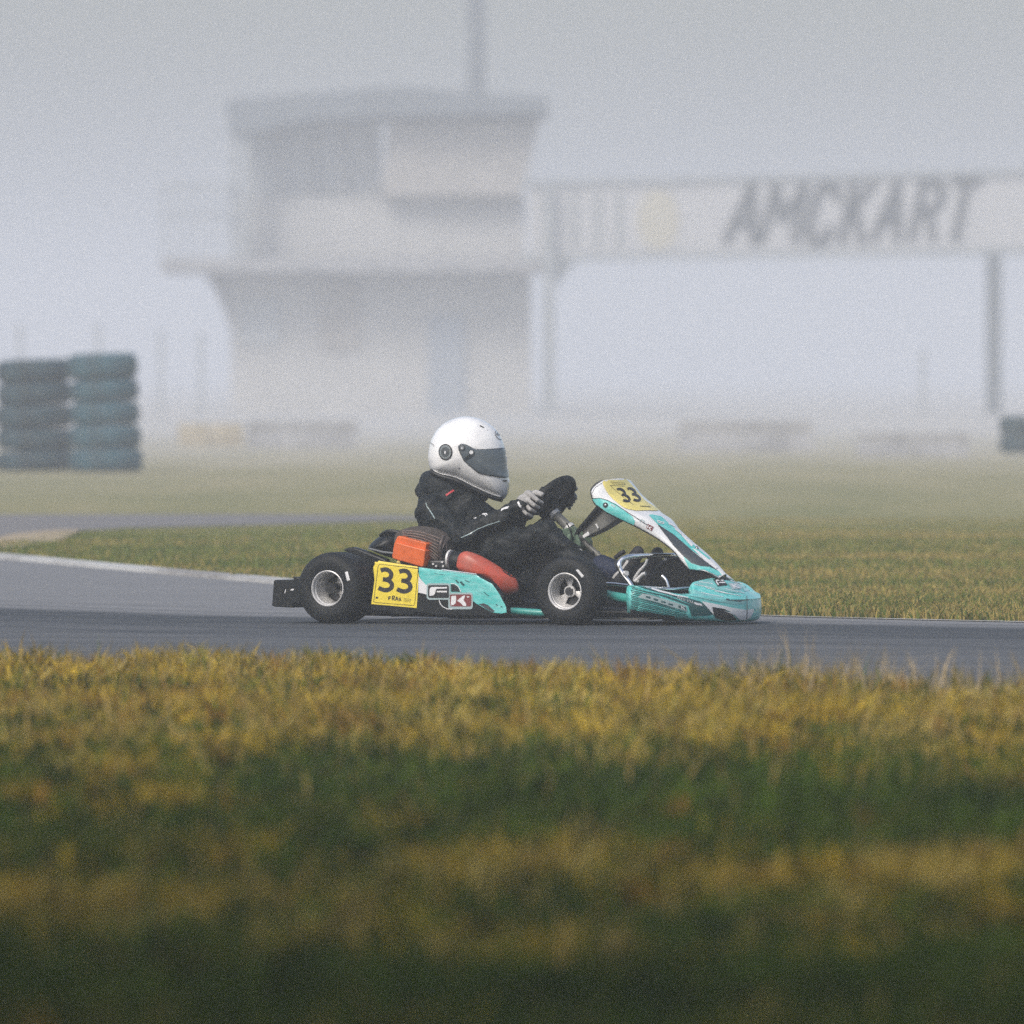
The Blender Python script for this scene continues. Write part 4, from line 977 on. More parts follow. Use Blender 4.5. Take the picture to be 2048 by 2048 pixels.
mb = MB(); stroke_into(mb, fb, [z6(990, 725), z6(1075, 755)], 1.2, .0055, 1.5); stroke_into(mb, fb, [z6(1000, 750), z6(1050, 762), z6(1075, 765)], 1.2, .0055, 1.5); stroke_into(mb, fb, [z6(990, 725), z6(1000, 752)], 1.2, .0055, 1.5); stroke_into(mb, fb, [z6(1130, 765), z6(1215, 800)], 1.4, .0055, 1.5); stroke_into(mb, fb, [z6(1220, 840), z6(1290, 900), z6(1330, 910)], 1.4, .0055, 1.5); mb.build('badge_letter', M['white_print'], pan, 60)
decal('paint_white', fb, [[z6(1290, 905), z6(1350, 925), z6(1450, 1040), z6(1430, 1060)], [z6(1440, 1080), z6(1520, 1120), z6(1640, 1215), z6(1770, 1330), z6(1740, 1345), z6(1600, 1240)]], M['white_print'], pan, .0046, 3)
for (px, py, r_) in ((1211, 1010, .010), (1393, 1097, .008)):
    mb = MB(); h_ = hit(fb, px, py, .001); mb.tube([h_, h_ + (CAML - h_).normalized() * .006], r_, 14); mb.build('panel_bolt', M['black'], pan)
    mb = MB(); mb.sphere(h_ + (CAML - h_).normalized() * .009, r_ * .5, 10); mb.build('panel_bolt', M['alloy'], pan)
# bracket from the column up to the panel
kprism('panel_support', [(1161, 1056), (1166, 1050), (1205, 1012), (1214, 1018), (1240, 1036), (1236, 1040), (1200, 1062), (1168, 1076)], -.035, .035, M['brace'], bevel=.006)
mb = MB(); mb.tube([K(1150, 1072, -.04), K(1163, 1055, -.045), K(1196, 1016, -.05), K(1203, 1008, -.05)], .010, 10); mb.build('support_tube', M['black_plastic'], kart)
kprism('support_clip', [(1164.5, 1071), (1176, 1063), (1179, 1070), (1166.5, 1077)], -.045, -.036, M['white_paint'], bevel=.002)
kprism('support_clip', [(1190, 1048), (1192.5, 1047), (1197.5, 1056), (1195, 1057.5)], -.042, -.036, M['white_paint'], bevel=.001)

# nose and front spoiler: one moulding swept round the front of the kart
def sst(a, b, v):
    t = min(1, max(0, (v - a) / (b - a))); return t * t * (3 - 2 * t)
NL = 81; secs = []
for i in range(NL):
    lt = -.462 + .924 * i / (NL - 1); al = abs(lt); xf = 1.30 - 1.12 * lt * lt - 2.2 * max(0, al - .44) ** 1.5
    o_ = sst(.17, .27, al)                     # 0 in the raised centre, 1 in the side wing
    zb = .012 + .010 * sst(.1, .3, al) + .035 * sst(.3, .5, al)
    zf = .108 + .012 * o_ + .040 * sst(.30, .5, al)
    P0 = Vector((xf - .05, lt, zb)); P1 = Vector((xf - .012, lt, zb + .006)); P1b = Vector((xf, lt, zb + .035)); P2 = Vector((xf - .003, lt, zf - .012)); P2b = Vector((xf - .012, lt, zf))
    dome3 = Vector((1.218 - 1.2 * lt * lt, lt, .162 - .5 * lt * lt)); dome4 = Vector((1.168 - .7 * lt * lt, lt, .184 - .5 * lt * lt)); dome5 = Vector((1.148 - .7 * lt * lt, lt, .165 - .5 * lt * lt))
    win3 = Vector((xf - .030, lt, zf + .004)); win4 = Vector((xf - .050, lt, zf - .002)); win5 = Vector((xf - .055, lt, zf - .03))
    P3, P4, P5 = dome3.lerp(win3, o_), dome4.lerp(win4, o_), dome5.lerp(win5, o_)
    s_, _ = catmull([P0, P1, P1b, P2, P2b, P3, P4, P5], [1] * 8, 4); secs.append(s_)
ns = len(secs[0]); mb = MB(); mb.add([v for s_ in secs for v in s_], [(i * ns + k, i * ns + k + 1, (i + 1) * ns + k + 1, (i + 1) * ns + k) for i in range(NL - 1) for k in range(ns - 1)])
mb.add(secs[0], [tuple(range(ns))]); mb.add(secs[-1], [tuple(range(ns))])
nose = mb.build('nose_cone', M['teal'], kart, 50); nb = bvh_of(nose)
so = nose.modifiers.new('s', 'SOLIDIFY'); so.thickness = .004; so.offset = -1
z5 = lambda u, v: (1200 + u * .176, 1000 + v * .176)
zz = lambda pts: [z5(*p) for p in pts]
decal('paint_dark', nb, [zz([(345, 940), (420, 955), (540, 990), (700, 1045), (860, 1085), (1020, 1120), (1140, 1155), (1200, 1200), (1290, 1300), (1200, 1315), (1040, 1320), (1000, 1200), (700, 1090), (480, 1010)])], M['teal_dark'], nose, .0012, 4)
mb = MB()
for k in range(15):
    v0 = 965 + k * 20; u0 = 352 + (k % 3) * 6; u1 = 640 + k * 42 - (k % 4) * 30
    stroke_into(mb, nb, zz([(u0, v0), ((u0 + u1) / 2, v0 + (u1 - u0) * .115), (u1, v0 + (u1 - u0) * .25)]), 1.5, .0018, 4)
mb.build('stripe', M['teal_dark'], nose, 60)
mb = MB(); 
for k in range(5): stroke_into(mb, nb, zz([(380 + 10 * k, 975 + 9 * k), (600 + 40 * k, 1040 + 12 * k), (820 + 50 * k, 1095 + 22 * k)]), .8, .0022, 4)
mb.build('stripe', M['teal'], nose, 60)
decal('paint_white', nb, [zz([(1150, 1150), (1300, 1180), (1500, 1225), (1660, 1250), (1740, 1235), (1745, 1260), (1710, 1330), (1660, 1358), (1580, 1358), (1500, 1280), (1400, 1235), (1270, 1215), (1290, 1305), (1200, 1205)]), zz([(430, 955), (520, 985), (700, 1035), (860, 1078), (1000, 1105), (1000, 1115), (860, 1090), (700, 1050), (480, 985)])], M['white_paint'], nose, .0026, 4)
decal('paint_dark', nb, [zz([(1268, 1218), (1400, 1240), (1480, 1285), (1560, 1360), (1440, 1368), (1310, 1340), (1290, 1300)]), zz([(345, 1275), (560, 1335), (700, 1345), (850, 1345), (850, 1318), (700, 1300), (500, 1270), (345, 1240)])], M['black'], nose, .0026, 4)
decal('paint_white', nb, [zz([(1400, 1262), (1480, 1275), (1540, 1300), (1600, 1340), (1540, 1312), (1470, 1285)])], M['white_print'], nose, .0034, 3)
decal('paint_mist', nb, [zz([(850, 1040), (1040, 1030), (1060, 1010), (1120, 1040), (1300, 1085), (1420, 1130), (1640, 1140), (1640, 1175), (1500, 1180), (1300, 1150), (1100, 1105), (900, 1070)])], M['teal_mist'], nose, .0014, 4)
decal('paint_mist', nb, [zz([(1090, 905), (1200, 880), (1280, 895), (1290, 960), (1330, 990), (1460, 985), (1600, 1030), (1560, 1060), (1400, 1035), (1200, 985), (1080, 950)]), zz([(1480, 900), (1560, 915), (1650, 970), (1700, 1030), (1640, 1040), (1600, 960)])], M['teal_mist'], nose, .0014, 4)
mb = MB()
for (a, b) in (((1070, 960), (1300, 1010)), ((1120, 930), (1280, 955)), ((1200, 1000), (1500, 1075)), ((1300, 1040), (1600, 1090)), ((1150, 1055), (1400, 1105)), ((1420, 1010), (1640, 1060)), ((1480, 920), (1620, 960))):
    stroke_into(mb, nb, zz([a, b]), .9, .0018, 3)
mb.build('scratch', M['white_print'], nose, 60)
mb = MB(); decal_into(mb, nb, zz([(1282, 905), (1395, 908), (1450, 970), (1335, 985)]), .0026, 3); mb.build('badge', M['black'], nose, 60)
mb = MB(); stroke_into(mb, nb, zz([(1342, 972), (1318, 935), (1322, 920), (1400, 922)]), 2.6, .0036, 1.5); stroke_into(mb, nb, zz([(1352, 945), (1420, 945)]), 2.2, .0036, 1.5); mb.build('badge_letter', M['white_print'], nose, 60)
mb = MB(); decal_into(mb, nb, zz([(1450, 950), (1560, 950), (1610, 1010), (1500, 1020)]), .0026, 3); mb.build('badge', M['silver_print'], nose, 60)
mb = MB(); stroke_into(mb, nb, zz([(1490, 962), (1525, 1008)]), 2.0, .0036, 1.5); stroke_into(mb, nb, zz([(1548, 962), (1512, 985), (1575, 1005)]), 1.8, .0036, 1.5); mb.build('badge_letter', M['white_print'], nose, 60)
mb = MB(); decal_into(mb, nb, zz([(480, 1065), (560, 1075), (860, 1165), (975, 1205), (985, 1265), (880, 1235), (640, 1160), (430, 1105)]), .0026, 3); mb.build('badge', M['silver_print'], nose, 60)
mb = MB()
for k in range(4): stroke_into(mb, nb, zz([(520 + 85 * k, 1098 + 27 * k), (570 + 85 * k, 1112 + 27 * k)]), 3.4, .0034, 1.5)
decal_into(mb, nb, zz([(885, 1195), (970, 1215), (975, 1250), (890, 1225)]), .0034, 3); mb.build('badge', M['teal_dark'], nose, 60)
mb = MB(); stroke_into(mb, nb, zz([(920, 1205), (920, 1235)]), 1.6, .0042, 1.5); stroke_into(mb, nb, zz([(955, 1212), (930, 1220), (960, 1245)]), 1.4, .0042, 1.5)
# small white line of lettering on the dark stripe: seven narrow capitals
for k in range(9):
    u0 = 880 + k * 19.5 + (8 if k > 4 else 0); v0 = 1098 + k * 6.0
    stroke_into(mb, nb, zz([(u0, v0), (u0 + 2, v0 + 26)]), .9, .0034, 1.5)
    if k % 2 == 0: stroke_into(mb, nb, zz([(u0, v0 + 3), (u0 + 11, v0 + 6)]), .8, .0034, 1.5)
    else: stroke_into(mb, nb, zz([(u0 + 2, v0 + 24), (u0 + 12, v0 + 27)]), .8, .0034, 1.5)
decal_into(mb, nb, zz([(1062, 1160), (1150, 1180), (1158, 1205), (1070, 1185)]), .0034, 3); mb.build('nose_lettering', M['white_print'], nose, 60)
mb = MB(); stroke_into(mb, nb, zz([(1662, 1095), (1665, 1240), (1660, 1352)]), 1.2, .0038, 2); stroke_into(mb, nb, zz([(1430, 1130), (1520, 1142), (1640, 1140), (1690, 1130)]), 1.6, .0032, 2); mb.build('seam', M['dark_grey'], nose, 60)
decal('paint_dark', nb, [zz([(1500, 1142), (1625, 1144), (1585, 1160)])], M['teal_dark'], nose, .0030, 3)
# dark cavity wall behind the dome and the panel's foot
kprism('nose_bracket', [(1376, 1140), (1400, 1142), (1440, 1160), (1440, 1180), (1392, 1182), (1380, 1160)], -.05, .05, M['black_plastic'], bevel=.004)

# front bumper hoops and bars
mb = MB(); mb.tube([K(1268, 1180, -.40), K(1258, 1164, -.40), K(1247, 1150, -.40), K(1240, 1138, -.40), K(1238, 1130, -.40), K(1241, 1122, -.39), K(1249, 1116, -.375), K(1262, 1112.8, -.34), K(1281, 1111.5, -.26), K(1305, 1111, -.16), K(1335, 1110.8, -.03), K(1375, 1110, .14)], .0095, 12, smooth=4); mb.build('front_bumper', M['chrome'], kart, 60)
mb = MB(); mb.tube([K(1214, 1167, -.36), K(1231, 1168, -.37), K(1258, 1171, -.39)], .0065, 8); mb.tube([K(1315, 1178, -.30), K(1345, 1179, -.22), K(1385, 1176, -.12)], .008, 8)
mb.tube([K(1324, 1152, -.14), K(1332, 1160, -.14), K(1337, 1176, -.14)], .008, 8, smooth=3); mb.build('bumper_bar', M['chrome'], kart, 60)
mb = MB(); mb.tube([K(1250, 1146.5, -.41), K(1253.5, 1146.5, -.42)], .010, 10); mb.build('bumper_bolt', M['alloy'], kart)
mb = MB(); cD = K(1356, 1176, .05)
mb.tube([cD + Vector((.062 * math.cos(t), 0, .066 * math.sin(t))) for t in np.linspace(0, 2 * math.pi, 40)], .0035, 8, cap=False); mb.lathe([(.0001, -.003), (.055, -.003), (.055, .003), (.0001, .003)], cD, 36, False); mb.build('brake_disc', M['dark_metal'], kart, 40)
mb = MB(); mb.tube([K(1278, 1163, -.17), K(1268, 1160, -.17), K(1277, 1144, -.17), K(1290, 1130, -.17), K(1294.5, 1119, -.17)], .0055, 8, smooth=4); mb.tube([K(1271, 1163, -.17), K(1284, 1150, -.17), K(1291, 1147, -.17)], .008, 8, smooth=3); mb.build('throttle_pedal', M['alloy'], kart, 60)
mb = MB(); mb.tube([K(1345, 1170, .10), K(1336, 1140, .10), K(1330, 1115, .10)], .0055, 8, smooth=4); mb.build('brake_pedal', M['alloy'], kart, 60)
# radiator-like dark bulkhead between the feet and the nose
kprism('bulkhead', [(1300, 1150), (1316, 1124), (1345, 1116), (1362, 1118), (1376, 1138), (1382, 1175), (1300, 1178)], .0, .05, M['black_plastic'], bevel=.008)

# ================================================================== THE DRIVER
person = empty('person', mw=KM @ Matrix.Translation((0.05, 0, 0.06)))
tag(person, "driver in black racing suit, pale gloves and white full-face helmet seated in the kart", 'person')
PI_ = Matrix.Translation((-0.05, 0, -0.06))
def pp(o):
    o.parent = person; o.matrix_parent_inverse = PI_; return o
mb = MB()
def cap(a, b): mb.capsule(K(*a[:3]), K(*b[:3]), a[3], b[3])
cap((905, 1170, -.05, .10), (915, 1168, .05, .10))
cap((898, 1120, -.06, .105), (914, 1118, .06, .105)); cap((890, 1055, -.08, .108), (918, 1052, .08, .108)); cap((905, 1150, 0, .11), (900, 1060, 0, .12))
cap((935, 1022, -.03, .085), (930, 1025, .05, .085)); cap((940, 1085, -.04, .10), (975, 1088, .04, .085)); cap((960, 1058, .08, .06), (1012, 1080, .10, .05)); cap((862, 1022, -.15, .066), (926, 1012, .15, .066)); cap((884, 1010, -.07, .085), (918, 1006, .07, .085))
cap((880, 990, -.03, .085), (900, 988, .03, .085)); cap((868, 978, 0, .066), (925, 985, .0, .075))
cap((930, 915, 0, .075), (925, 980, 0, .07))
cap((862, 1024, -.16, .066), (918, 1080, -.215, .052)); cap((918, 1080, -.215, .052), (1030, 1018, -.16, .034)); cap((1030, 1018, -.16, .034), (1042, 1010, -.155, .030))
cap((928, 1010, .16, .066), (998, 1048, .22, .048)); cap((998, 1048, .22, .048), (1085, 1004, .165, .032))
cap((918, 1150, -.09, .09), (1000, 1099, -.13, .076)); cap((1000, 1099, -.13, .076), (1096, 1066, -.155, .050)); cap((1096, 1066, -.155, .050), (1146, 1116, -.155, .043)); cap((1146, 1116, -.155, .042), (1228, 1152, -.155, .034))
cap((950, 1160, .09, .088), (1025, 1118, .12, .070)); cap((1025, 1118, .12, .070), (1108, 1084, .14, .050)); cap((1108, 1084, .14, .048), (1190, 1134, .14, .040)); cap((1190, 1134, .14, .040), (1288, 1158, .14, .034))
body = mb.build('body', M['suit'], None, 0); pp(body)
rm = body.modifiers.new('r', 'REMESH'); rm.mode = 'VOXEL'; rm.voxel_size = .0085
sm = body.modifiers.new('s', 'SMOOTH'); sm.iterations = 7; sm.factor = .5
tx = bpy.data.textures.new('folds', 'CLOUDS'); tx.noise_scale = .055; tx.noise_depth = 2
dm = body.modifiers.new('d', 'DISPLACE'); dm.texture = tx; dm.strength = .034; dm.mid_level = .5; dm.texture_coords = 'LOCAL'
sm = body.modifiers.new('s2', 'SMOOTH'); sm.iterations = 1
tx2 = bpy.data.textures.new('creases', 'CLOUDS'); tx2.noise_scale = .022; tx2.noise_depth = 1
dm = body.modifiers.new('d2', 'DISPLACE'); dm.texture = tx2; dm.strength = .009; dm.mid_level = .5; dm.texture_coords = 'LOCAL'
bake(body); body.data.shade_smooth(); bb = bvh_of(body)
# hood / neck roll behind the helmet
nr = pp(inflate('neck_collar', [(862, 940), (846, 945.5), (839, 958), (836.5, 975), (837, 986), (842, 996), (856, 1000), (884, 1000), (915, 1003), (945, 1006), (972, 1002), (977, 992), (972, 986), (940, 968), (905, 952), (880, 942)], M['suit'], None, 0.0, .13, 2.4, 'view', rings=10))
cb = bvh_of(nr, body)
mb = MB(); stroke_into(mb, cb, [(891.5, 991), (907.5, 980.5)], 3.6, .002, 2); pp(mb.build('collar_flash', M['red_trim'], None, 60))
mb = MB(); stroke_into(mb, cb, [(852, 1006), (854, 1013), (860, 1021), (866, 1031), (870, 1037)], 1.6, .002, 2); stroke_into(mb, cb, [(922, 1075), (940, 1068), (955, 1058), (975, 1050), (1000, 1042)], 1.6, .002, 3)
pp(mb.build('piping', M['silver_print'], None, 60))
mb = MB(); decal_into(mb, cb, [(947, 1036.5), (950, 1034.5), (954, 1035), (952, 1037.5), (948, 1038.5)], .002, 2); stroke_into(mb, cb, [(958, 1032.5), (965, 1029), (973, 1027.5), (975, 1031)], 1.8, .002, 1.5); stroke_into(mb, cb, [(968, 1028.5), (972, 1032.5)], 1.4, .002, 1.5)
decal_into(mb, cb, [(1002, 1023), (1003, 1018), (1012, 1014), (1019, 1012.5), (1016, 1017), (1008, 1019)], .002, 2); pp(mb.build('suit_patch', M['white_print'], None, 60))

# helmet, traced from its side view, facing along the track
hz = lambda u, v: (840 + u * .10352, 820 + v * .10352)
hel_ol = [hz(*p) for p in ((880, 122), (1020, 135), (1150, 168), (1260, 220), (1360, 285), (1450, 360), (1520, 450), (1580, 560), (1620, 660), (1645, 760), (1668, 900), (1690, 1100), (1708, 1260), (1728, 1360), (1730, 1440), (1718, 1550), (1690, 1640), (1630, 1715), (1560, 1725), (1430, 1690), (1300, 1635), (1150, 1575), (1000, 1505), (900, 1455), (800, 1405), (720, 1365), (650, 1338), (550, 1312), (450, 1288), (370, 1260), (300, 1228), (240, 1195), (195, 1140), (170, 1050), (158, 950), (160, 850), (175, 720), (205, 600), (250, 500), (310, 405), (380, 325), (460, 262), (550, 208), (650, 166), (760, 135))]
helmet = pp(inflate('helmet', hel_ol, M['helmet_white'], None, 0.0, .127, 2.25, 'view', rings=28, dense=3, center=hz(900, 850)))
hb = bvh_of(helmet)
vis = decal('visor', hb, [smooth2([hz(*p) for p in ((742, 740), (738, 705), (760, 672), (800, 655), (840, 655), (880, 668), (940, 700), (1000, 735), (1060, 757), (1120, 765), (1250, 764), (1400, 755), (1550, 744))], 3) + [hz(1645, 738), hz(1664, 800), hz(1680, 960), hz(1696, 1160), hz(1703, 1300)] + smooth2([hz(*p) for p in ((1640, 1303), (1500, 1283), (1330, 1255), (1200, 1228), (1120, 1195), (1050, 1140), (950, 1055), (850, 965), (800, 885), (770, 820))], 3)], M['visor'], None, .0035, 2.5)
vis.parent = helmet; so = vis.modifiers.new('s', 'SOLIDIFY'); so.thickness = .0025; so.offset = -1
mb = MB(); stroke_into(mb, hb, [hz(*p) for p in ((742, 745), (775, 830), (845, 965), (950, 1060), (1050, 1145), (1120, 1200), (1200, 1233), (1330, 1260), (1500, 1288), (1660, 1308))], 1.0, .0045, 2); stroke_into(mb, hb, [hz(*p) for p in ((880, 664), (1000, 732), (1120, 762), (1400, 752), (1640, 735))], .8, .0045, 2); o = mb.build('visor_seal', M['black'], None, 60); o.parent = helmet
def disc(px, py, rpx, off, m_, name, ry=None, n=28):
    o = decal(name, hb, [[(px + rpx * math.cos(t), py + (ry or rpx) * math.sin(t)) for t in np.linspace(0, 2 * math.pi, n, endpoint=False)]], m_, None, off, max(1.2, rpx / 4)); o.parent = helmet; return o
disc(*hz(498, 812), 13.6, .0030, M['black'], 'ear_vent', 16.0); disc(*hz(498, 812), 11.6, .0038, M['grey_plastic'], 'ear_vent', 13.8); disc(*hz(498, 812), 8.0, .0046, M['dark_grey'], 'ear_vent', 9.6); disc(*hz(495, 820), 1.4, .0054, M['white_print'], 'ear_vent', 3.0)
mb = MB()
for k in range(20):
    a = 2 * math.pi * k / 20; c0 = hz(498, 812); stroke_into(mb, hb, [(c0[0] + 8.6 * math.cos(a), c0[1] + 10.3 * math.sin(a)), (c0[0] + 10.8 * math.cos(a), c0[1] + 12.9 * math.sin(a))], .8, .0048, 1)
o = mb.build('ear_vent', M['silver_print'], None, 60); o.parent = helmet
disc(*hz(815, 728), 6.0, .0062, M['visor_dark'], 'visor_pivot'); disc(*hz(815, 728), 4.3, .0070, M['grey_plastic'], 'visor_pivot'); disc(*hz(812, 740), 1.6, .0078, M['white_print'], 'visor_pivot')
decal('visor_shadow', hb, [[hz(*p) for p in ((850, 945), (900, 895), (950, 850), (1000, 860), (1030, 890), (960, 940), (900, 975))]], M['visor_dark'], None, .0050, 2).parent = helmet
disc(*hz(995, 830), 6.0, .0062, M['visor_dark'], 'visor_knob', 6.6); disc(*hz(988, 818), 3.9, .0085, M['white_paint'], 'visor_knob')
disc(*hz(756, 1112), 2.2, .002, M['black'], 'screw'); disc(*hz(756, 1100), 1.6, .003, M['white_print'], 'screw')
for vp in ([hz(1150, 302), hz(1168, 302), hz(1238, 338), hz(1232, 350), hz(1150, 318)], [hz(1285, 384), hz(1308, 388), hz(1302, 400)], [hz(1590, 1352), hz(1665, 1352), hz(1678, 1366), hz(1660, 1382), hz(1600, 1376), hz(1584, 1362)]):
    o = decal('vent_slot', hb, [vp], M['black'], None, .002, 2); o.parent = helmet
mb = MB(); c0 = hz(1530, 485); el = [(c0[0] + 10.5 * math.cos(t) * .82 - 3.2 * math.sin(t) * .9 * .0, c0[1] + 8.6 * math.sin(t) + 3.2 * math.cos(t)) for t in np.linspace(R(60), R(300), 22)]
stroke_into(mb, hb, el, .9, .0022, 1.5)
for st in ([(1470, 500), (1485, 440), (1520, 500)], [(1475, 480), (1510, 480)], [(1525, 500), (1528, 460), (1550, 470)]): stroke_into(mb, hb, [hz(*p) for p in st], .8, .0022, 1.2)
for k, (u_, v_) in enumerate(((215, 640), (240, 658), (268, 680))): stroke_into(mb, hb, [hz(u_, v_ - 18), hz(u_ + 4, v_ + 18)], .7, .0022, 1.5)
stroke_into(mb, hb, [hz(232, 645), hz(248, 672)], .5, .0022, 1.5)
o = mb.build('helmet_marking', M['black'], None, 60); o.parent = helmet
# rubber trim round the lower rim and a chin bar ridge
def hpt(u, v, off=0.0):
    p0 = K(*hz(900, 850), 0.0); r = rayL(*hz(u, v)); return CAML + r * ((p0 - CAML).dot(VIEW_N) / r.dot(VIEW_N))
rim_l = [(212, 1175), (300, 1232), (450, 1292), (650, 1342), (800, 1410), (1000, 1512), (1300, 1645), (1430, 1700), (1585, 1738)]
mb = MB()
prev = []
for sgn in (-1, 1):
    L = [hpt(*p) + VIEW_N * (sgn * (.045 + .055 * math.sin(math.pi * (i + .6) / (len(rim_l) + .2)))) for i, p in enumerate(rim_l)]
    mb.tube(L, .0085, 8, smooth=4)
mb.build('neck_trim', M['black'], helmet, 60)
mb = MB(); stroke_into(mb, hb, [hz(*p) for p in ((250, 1160), (400, 1225), (560, 1255), (680, 1285), (820, 1345), (1000, 1440), (1200, 1535), (1400, 1620), (1560, 1670))], 3.0, .0025, 3)
o = mb.build('chin_ridge', M['helmet_white'], None, 60); o.parent = helmet
so = o.modifiers.new('s', 'SOLIDIFY'); so.thickness = .003

# gloved hands closing on the steering wheel rim
def glove(side):
    s = side; mb = MB()
    def ringp(t): return SWC + (vS * math.cos(t) + uS * math.sin(t)) * RS
    base = math.pi if s < 0 else 0.0
    t0 = base + (-R(4) if s < 0 else R(16)); bulge = 1.0 if s < 0 else .40      # grip a little above the widest point
    out = (vS * math.cos(t0) + uS * math.sin(t0)); g0 = ringp(t0); tang = nS.cross(out)
    if tang.z < 0: tang = -tang
    back = nS                                     # towards the driver
    wrist = g0 + back * .085 + out * .004 - tang * .012
    if s < 0: wrist = K(1044, 1009, -.158)
    else: wrist = K(1088, 1003, .165)
    pc = g0 + back * .034 + out * .010
    mb.capsule(wrist, wrist.lerp(pc, .55), .026, .030); mb.capsule(wrist.lerp(pc, .45) + tang * .016, pc + tang * .022, .021, .018); mb.capsule(wrist.lerp(pc, .45) - tang * .014, pc - tang * .022, .021, .018)
    mb.capsule(pc - tang * .022, pc + tang * .022, .020, .020)
    lens = [.95, 1.05, 1.0, .85]
    for k in range(4):
        o_ = tang * ((.030 - .020 * k) * (1.0 if s < 0 else .80)) ; L = lens[k]; r0 = .0095 - .0005 * k
        kn = pc + o_ + out * .010
        p1 = g0 + o_ * 1.12 + out * (.027 * L * bulge) + back * .012
        p2 = g0 + o_ * 1.15 + out * (.026 * bulge) - back * (.016 * L)
        p3 = g0 + o_ * 1.12 + out * (.002) - back * (.028)
        mb.capsule(kn, p1, r0 + .0015, r0 + .0005); mb.capsule(p1, p2, r0 + .0005, r0); mb.capsule(p2, p3, r0, r0 - .0012)
    tb = wrist.lerp(pc, .6) + tang * .022 - out * .004; ti = g0 + tang * .045 + back * .020 - out * .004; tt = g0 + tang * .058 - back * .006 + out * .004
    mb.capsule(tb, ti, .0145, .0125); mb.capsule(ti, tt, .0125, .0105)
    o = mb.build('glove', M['glove'] if s < 0 else M['brace'], None, 0); pp(o)
    rm = o.modifiers.new('r', 'REMESH'); rm.mode = 'VOXEL'; rm.voxel_size = .0022
    sm = o.modifiers.new('s', 'SMOOTH'); sm.iterations = 3; sm.factor = .5
    bake(o); o.data.shade_smooth()
    return o, wrist, pc
gl, wr, pc = glove(-1); glove(1)
mb = MB(); d_ = (pc - wrist_ if False else pc - wr).normalized(); mb.tube([wr - d_ * .012, wr + d_ * .006], [.031, .030], 20); pp(mb.build('cuff', M['suit'], None, 40))
gb = bvh_of(gl, body)
mb = MB(); decal_into(mb, gb, [(1035, 1005), (1038, 1003.5), (1042.5, 1012), (1041, 1015.5), (1038.5, 1014)], .004, 1.5); pp(mb.build('cuff_label', M['white_print'], None, 60))

# boots on the pedals
def boot(a, heel, ball, toe, lat):
    mb = MB()
    mb.capsule(K(*a, lat), K(*heel, lat), .042, .036); mb.capsule(K(*heel, lat), K(*ball, lat), .036, .032); mb.capsule(K(*ball, lat), K(*toe, lat), .032, .024); mb.capsule(K(*a, lat), K(*ball, lat), .036, .030)
    o = mb.build('boot', M['shoe'], None, 0); pp(o)
    rm = o.modifiers.new('r', 'REMESH'); rm.mode = 'VOXEL'; rm.voxel_size = .004
    sm = o.modifiers.new('s', 'SMOOTH'); sm.iterations = 4
    bake(o); o.data.shade_smooth(); return o
b1 = boot((1226, 1140), (1240, 1162), (1262, 1128), (1276, 1104), -.155)
b2 = boot((1282, 1146), (1296, 1164), (1306, 1130), (1315, 1106), .14)
ob = bvh_of(b1)
mb = MB(); stroke_into(mb, ob, [(1226, 1156), (1232, 1148), (1244, 1138), (1253, 1126), (1256, 1121)], 4.5, .002, 2); o = mb.build('sole_stripe', M['sole'], None, 60); o.parent = b1
cf_ = MB(); cf_.capsule(K(1204, 1132, -.155), K(1226, 1142, -.155), .044, .046); pp(cf_.build('ankle_cuff', M['navy'], None, 60))
ms = MB(); ms.tube([K(1230, 1116, -.15), K(1240, 1108, -.15), K(1249, 1103, -.15)], [.008, .010, .009], 10); pp(ms.build('boot_strap', M['shoe'], None, 60))

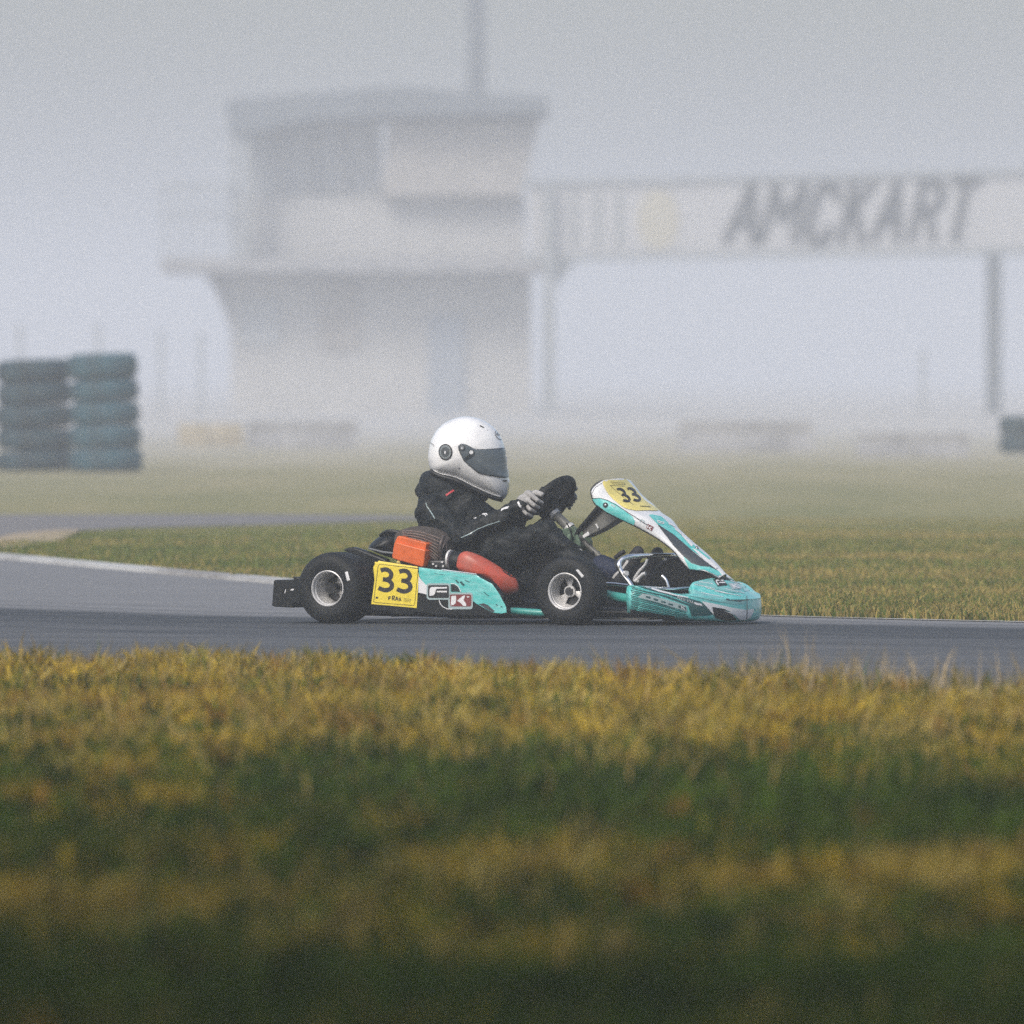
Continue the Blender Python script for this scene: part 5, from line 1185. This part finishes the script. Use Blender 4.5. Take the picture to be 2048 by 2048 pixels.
# ================================================================== UNSEEN TREES (added only to darken the near verge)
M['bark'] = mat('bark', (0.07, 0.055, 0.042), 0.9, var=0.4, vscale=6, bump=0.6, bscale=12)
M['leaf'] = mat('leaf', (0.045, 0.075, 0.018), 0.7, var=0.4, vscale=2)
def tree(x, y, hgt, rx, ry, dx, dy, label, nleaf):
    r = empty('added_shade_tree', (x, y, 0)); tag(r, label, 'tree', 'added shade trees out of view')
    mb = MB(); mb.tube([(0, 0, -.1), (.05, .02, hgt * .25), (.1 + dx * .2, dy * .2, hgt * .5), (dx * .6, dy * .6, hgt * .8)], [.32, .25, .18, .06], 12, smooth=3)
    for k in range(9):
        a = 2 * math.pi * k / 9 + random.random(); q_ = hgt * random.uniform(.4, .6)
        mb.tube([(.08 + dx * .15, dy * .15, q_), (dx * .5 + rx * .4 * math.cos(a), dy * .5 + ry * .4 * math.sin(a), q_ + hgt * .12), (dx + rx * .8 * math.cos(a), dy + ry * .8 * math.sin(a), q_ + hgt * .2)], [.10, .06, .02], 7, smooth=3)
    mb.build('trunk', M['bark'], r, 60)
    cl = rng.normal(0, 1, (160, 3)); cl /= np.linalg.norm(cl, axis=1)[:, None]; cl *= (rng.random(160) ** .4)[:, None]
    cl = cl * np.array((rx, ry, hgt * .24)) + np.array((dx, dy, hgt * .74))
    c = cl[rng.integers(0, 160, nleaf)] + rng.normal(0, .42, (nleaf, 3)); c[:, 2] = np.maximum(c[:, 2], 3.2)
    u = rng.normal(0, 1, (nleaf, 3)); u /= np.linalg.norm(u, axis=1)[:, None]; v = np.cross(u, rng.normal(0, 1, (nleaf, 3))); v /= np.linalg.norm(v, axis=1)[:, None]
    sz = (.09 + .06 * rng.random(nleaf))[:, None]; V = np.stack([c - u * sz, c + v * sz * .5, c + u * sz, c - v * sz * .5], 1).reshape(-1, 3)
    me = bpy.data.meshes.new('crown'); me.vertices.add(len(V)); me.vertices.foreach_set("co", V.astype(np.float32).reshape(-1))
    me.loops.add(len(V)); me.loops.foreach_set("vertex_index", np.arange(len(V), dtype=np.int32)); me.polygons.add(nleaf); me.polygons.foreach_set("loop_start", np.arange(0, len(V), 4, dtype=np.int32)); me.update(calc_edges=True)
    me.materials.append(M['leaf']); o = bpy.data.objects.new('crown', me); COL.objects.link(o); o.parent = r
tree(-8.6, 8.0, 10.2, 6.5, 8.5, 2.2, 3.0, "unseen broad leafy tree added left of the camera to shade the verge", 42000)
tree(8.6, 6.0, 10.0, 6.5, 8.5, -2.0, 4.0, "unseen broad leafy tree added right of the camera to shade the verge", 42000)
tree(-1.0, -11, 9.6, 7.5, 7.0, 0.5, 2.0, "unseen broad leafy tree added behind the camera to shade the verge", 36000)
tree(-12.5, 21, 10.2, 6.0, 7.5, 1.0, 0.0, "unseen broad leafy tree added farther along the verge to the left for shade", 30000)
tree(12.5, 21, 10.0, 6.0, 7.5, -1.0, 0.0, "unseen broad leafy tree added farther along the verge to the right for shade", 30000)

# ================================================================== HAZE
me_b = MB(); me_b.box((0, 1150, 5.4), (5300, 2900, 12.8))
hm = bpy.data.materials.new('haze_air'); hm.use_nodes = True; nt = hm.node_tree
for nd in list(nt.nodes):
    if nd.type != 'OUTPUT_MATERIAL': nt.nodes.remove(nd)
pv = nt.nodes.new("ShaderNodeVolumePrincipled"); pv.inputs["Color"].default_value = (*HAZE_COLOR, 1); pv.inputs["Density"].default_value = HAZE_DENSITY; pv.inputs["Anisotropy"].default_value = 0.1
nt.links.new(pv.outputs[0], nt.nodes["Material Output"].inputs["Volume"])
haze = me_b.build('haze', hm, None, 0); tag(haze, "pale fog lying over the whole circuit", kind='stuff')
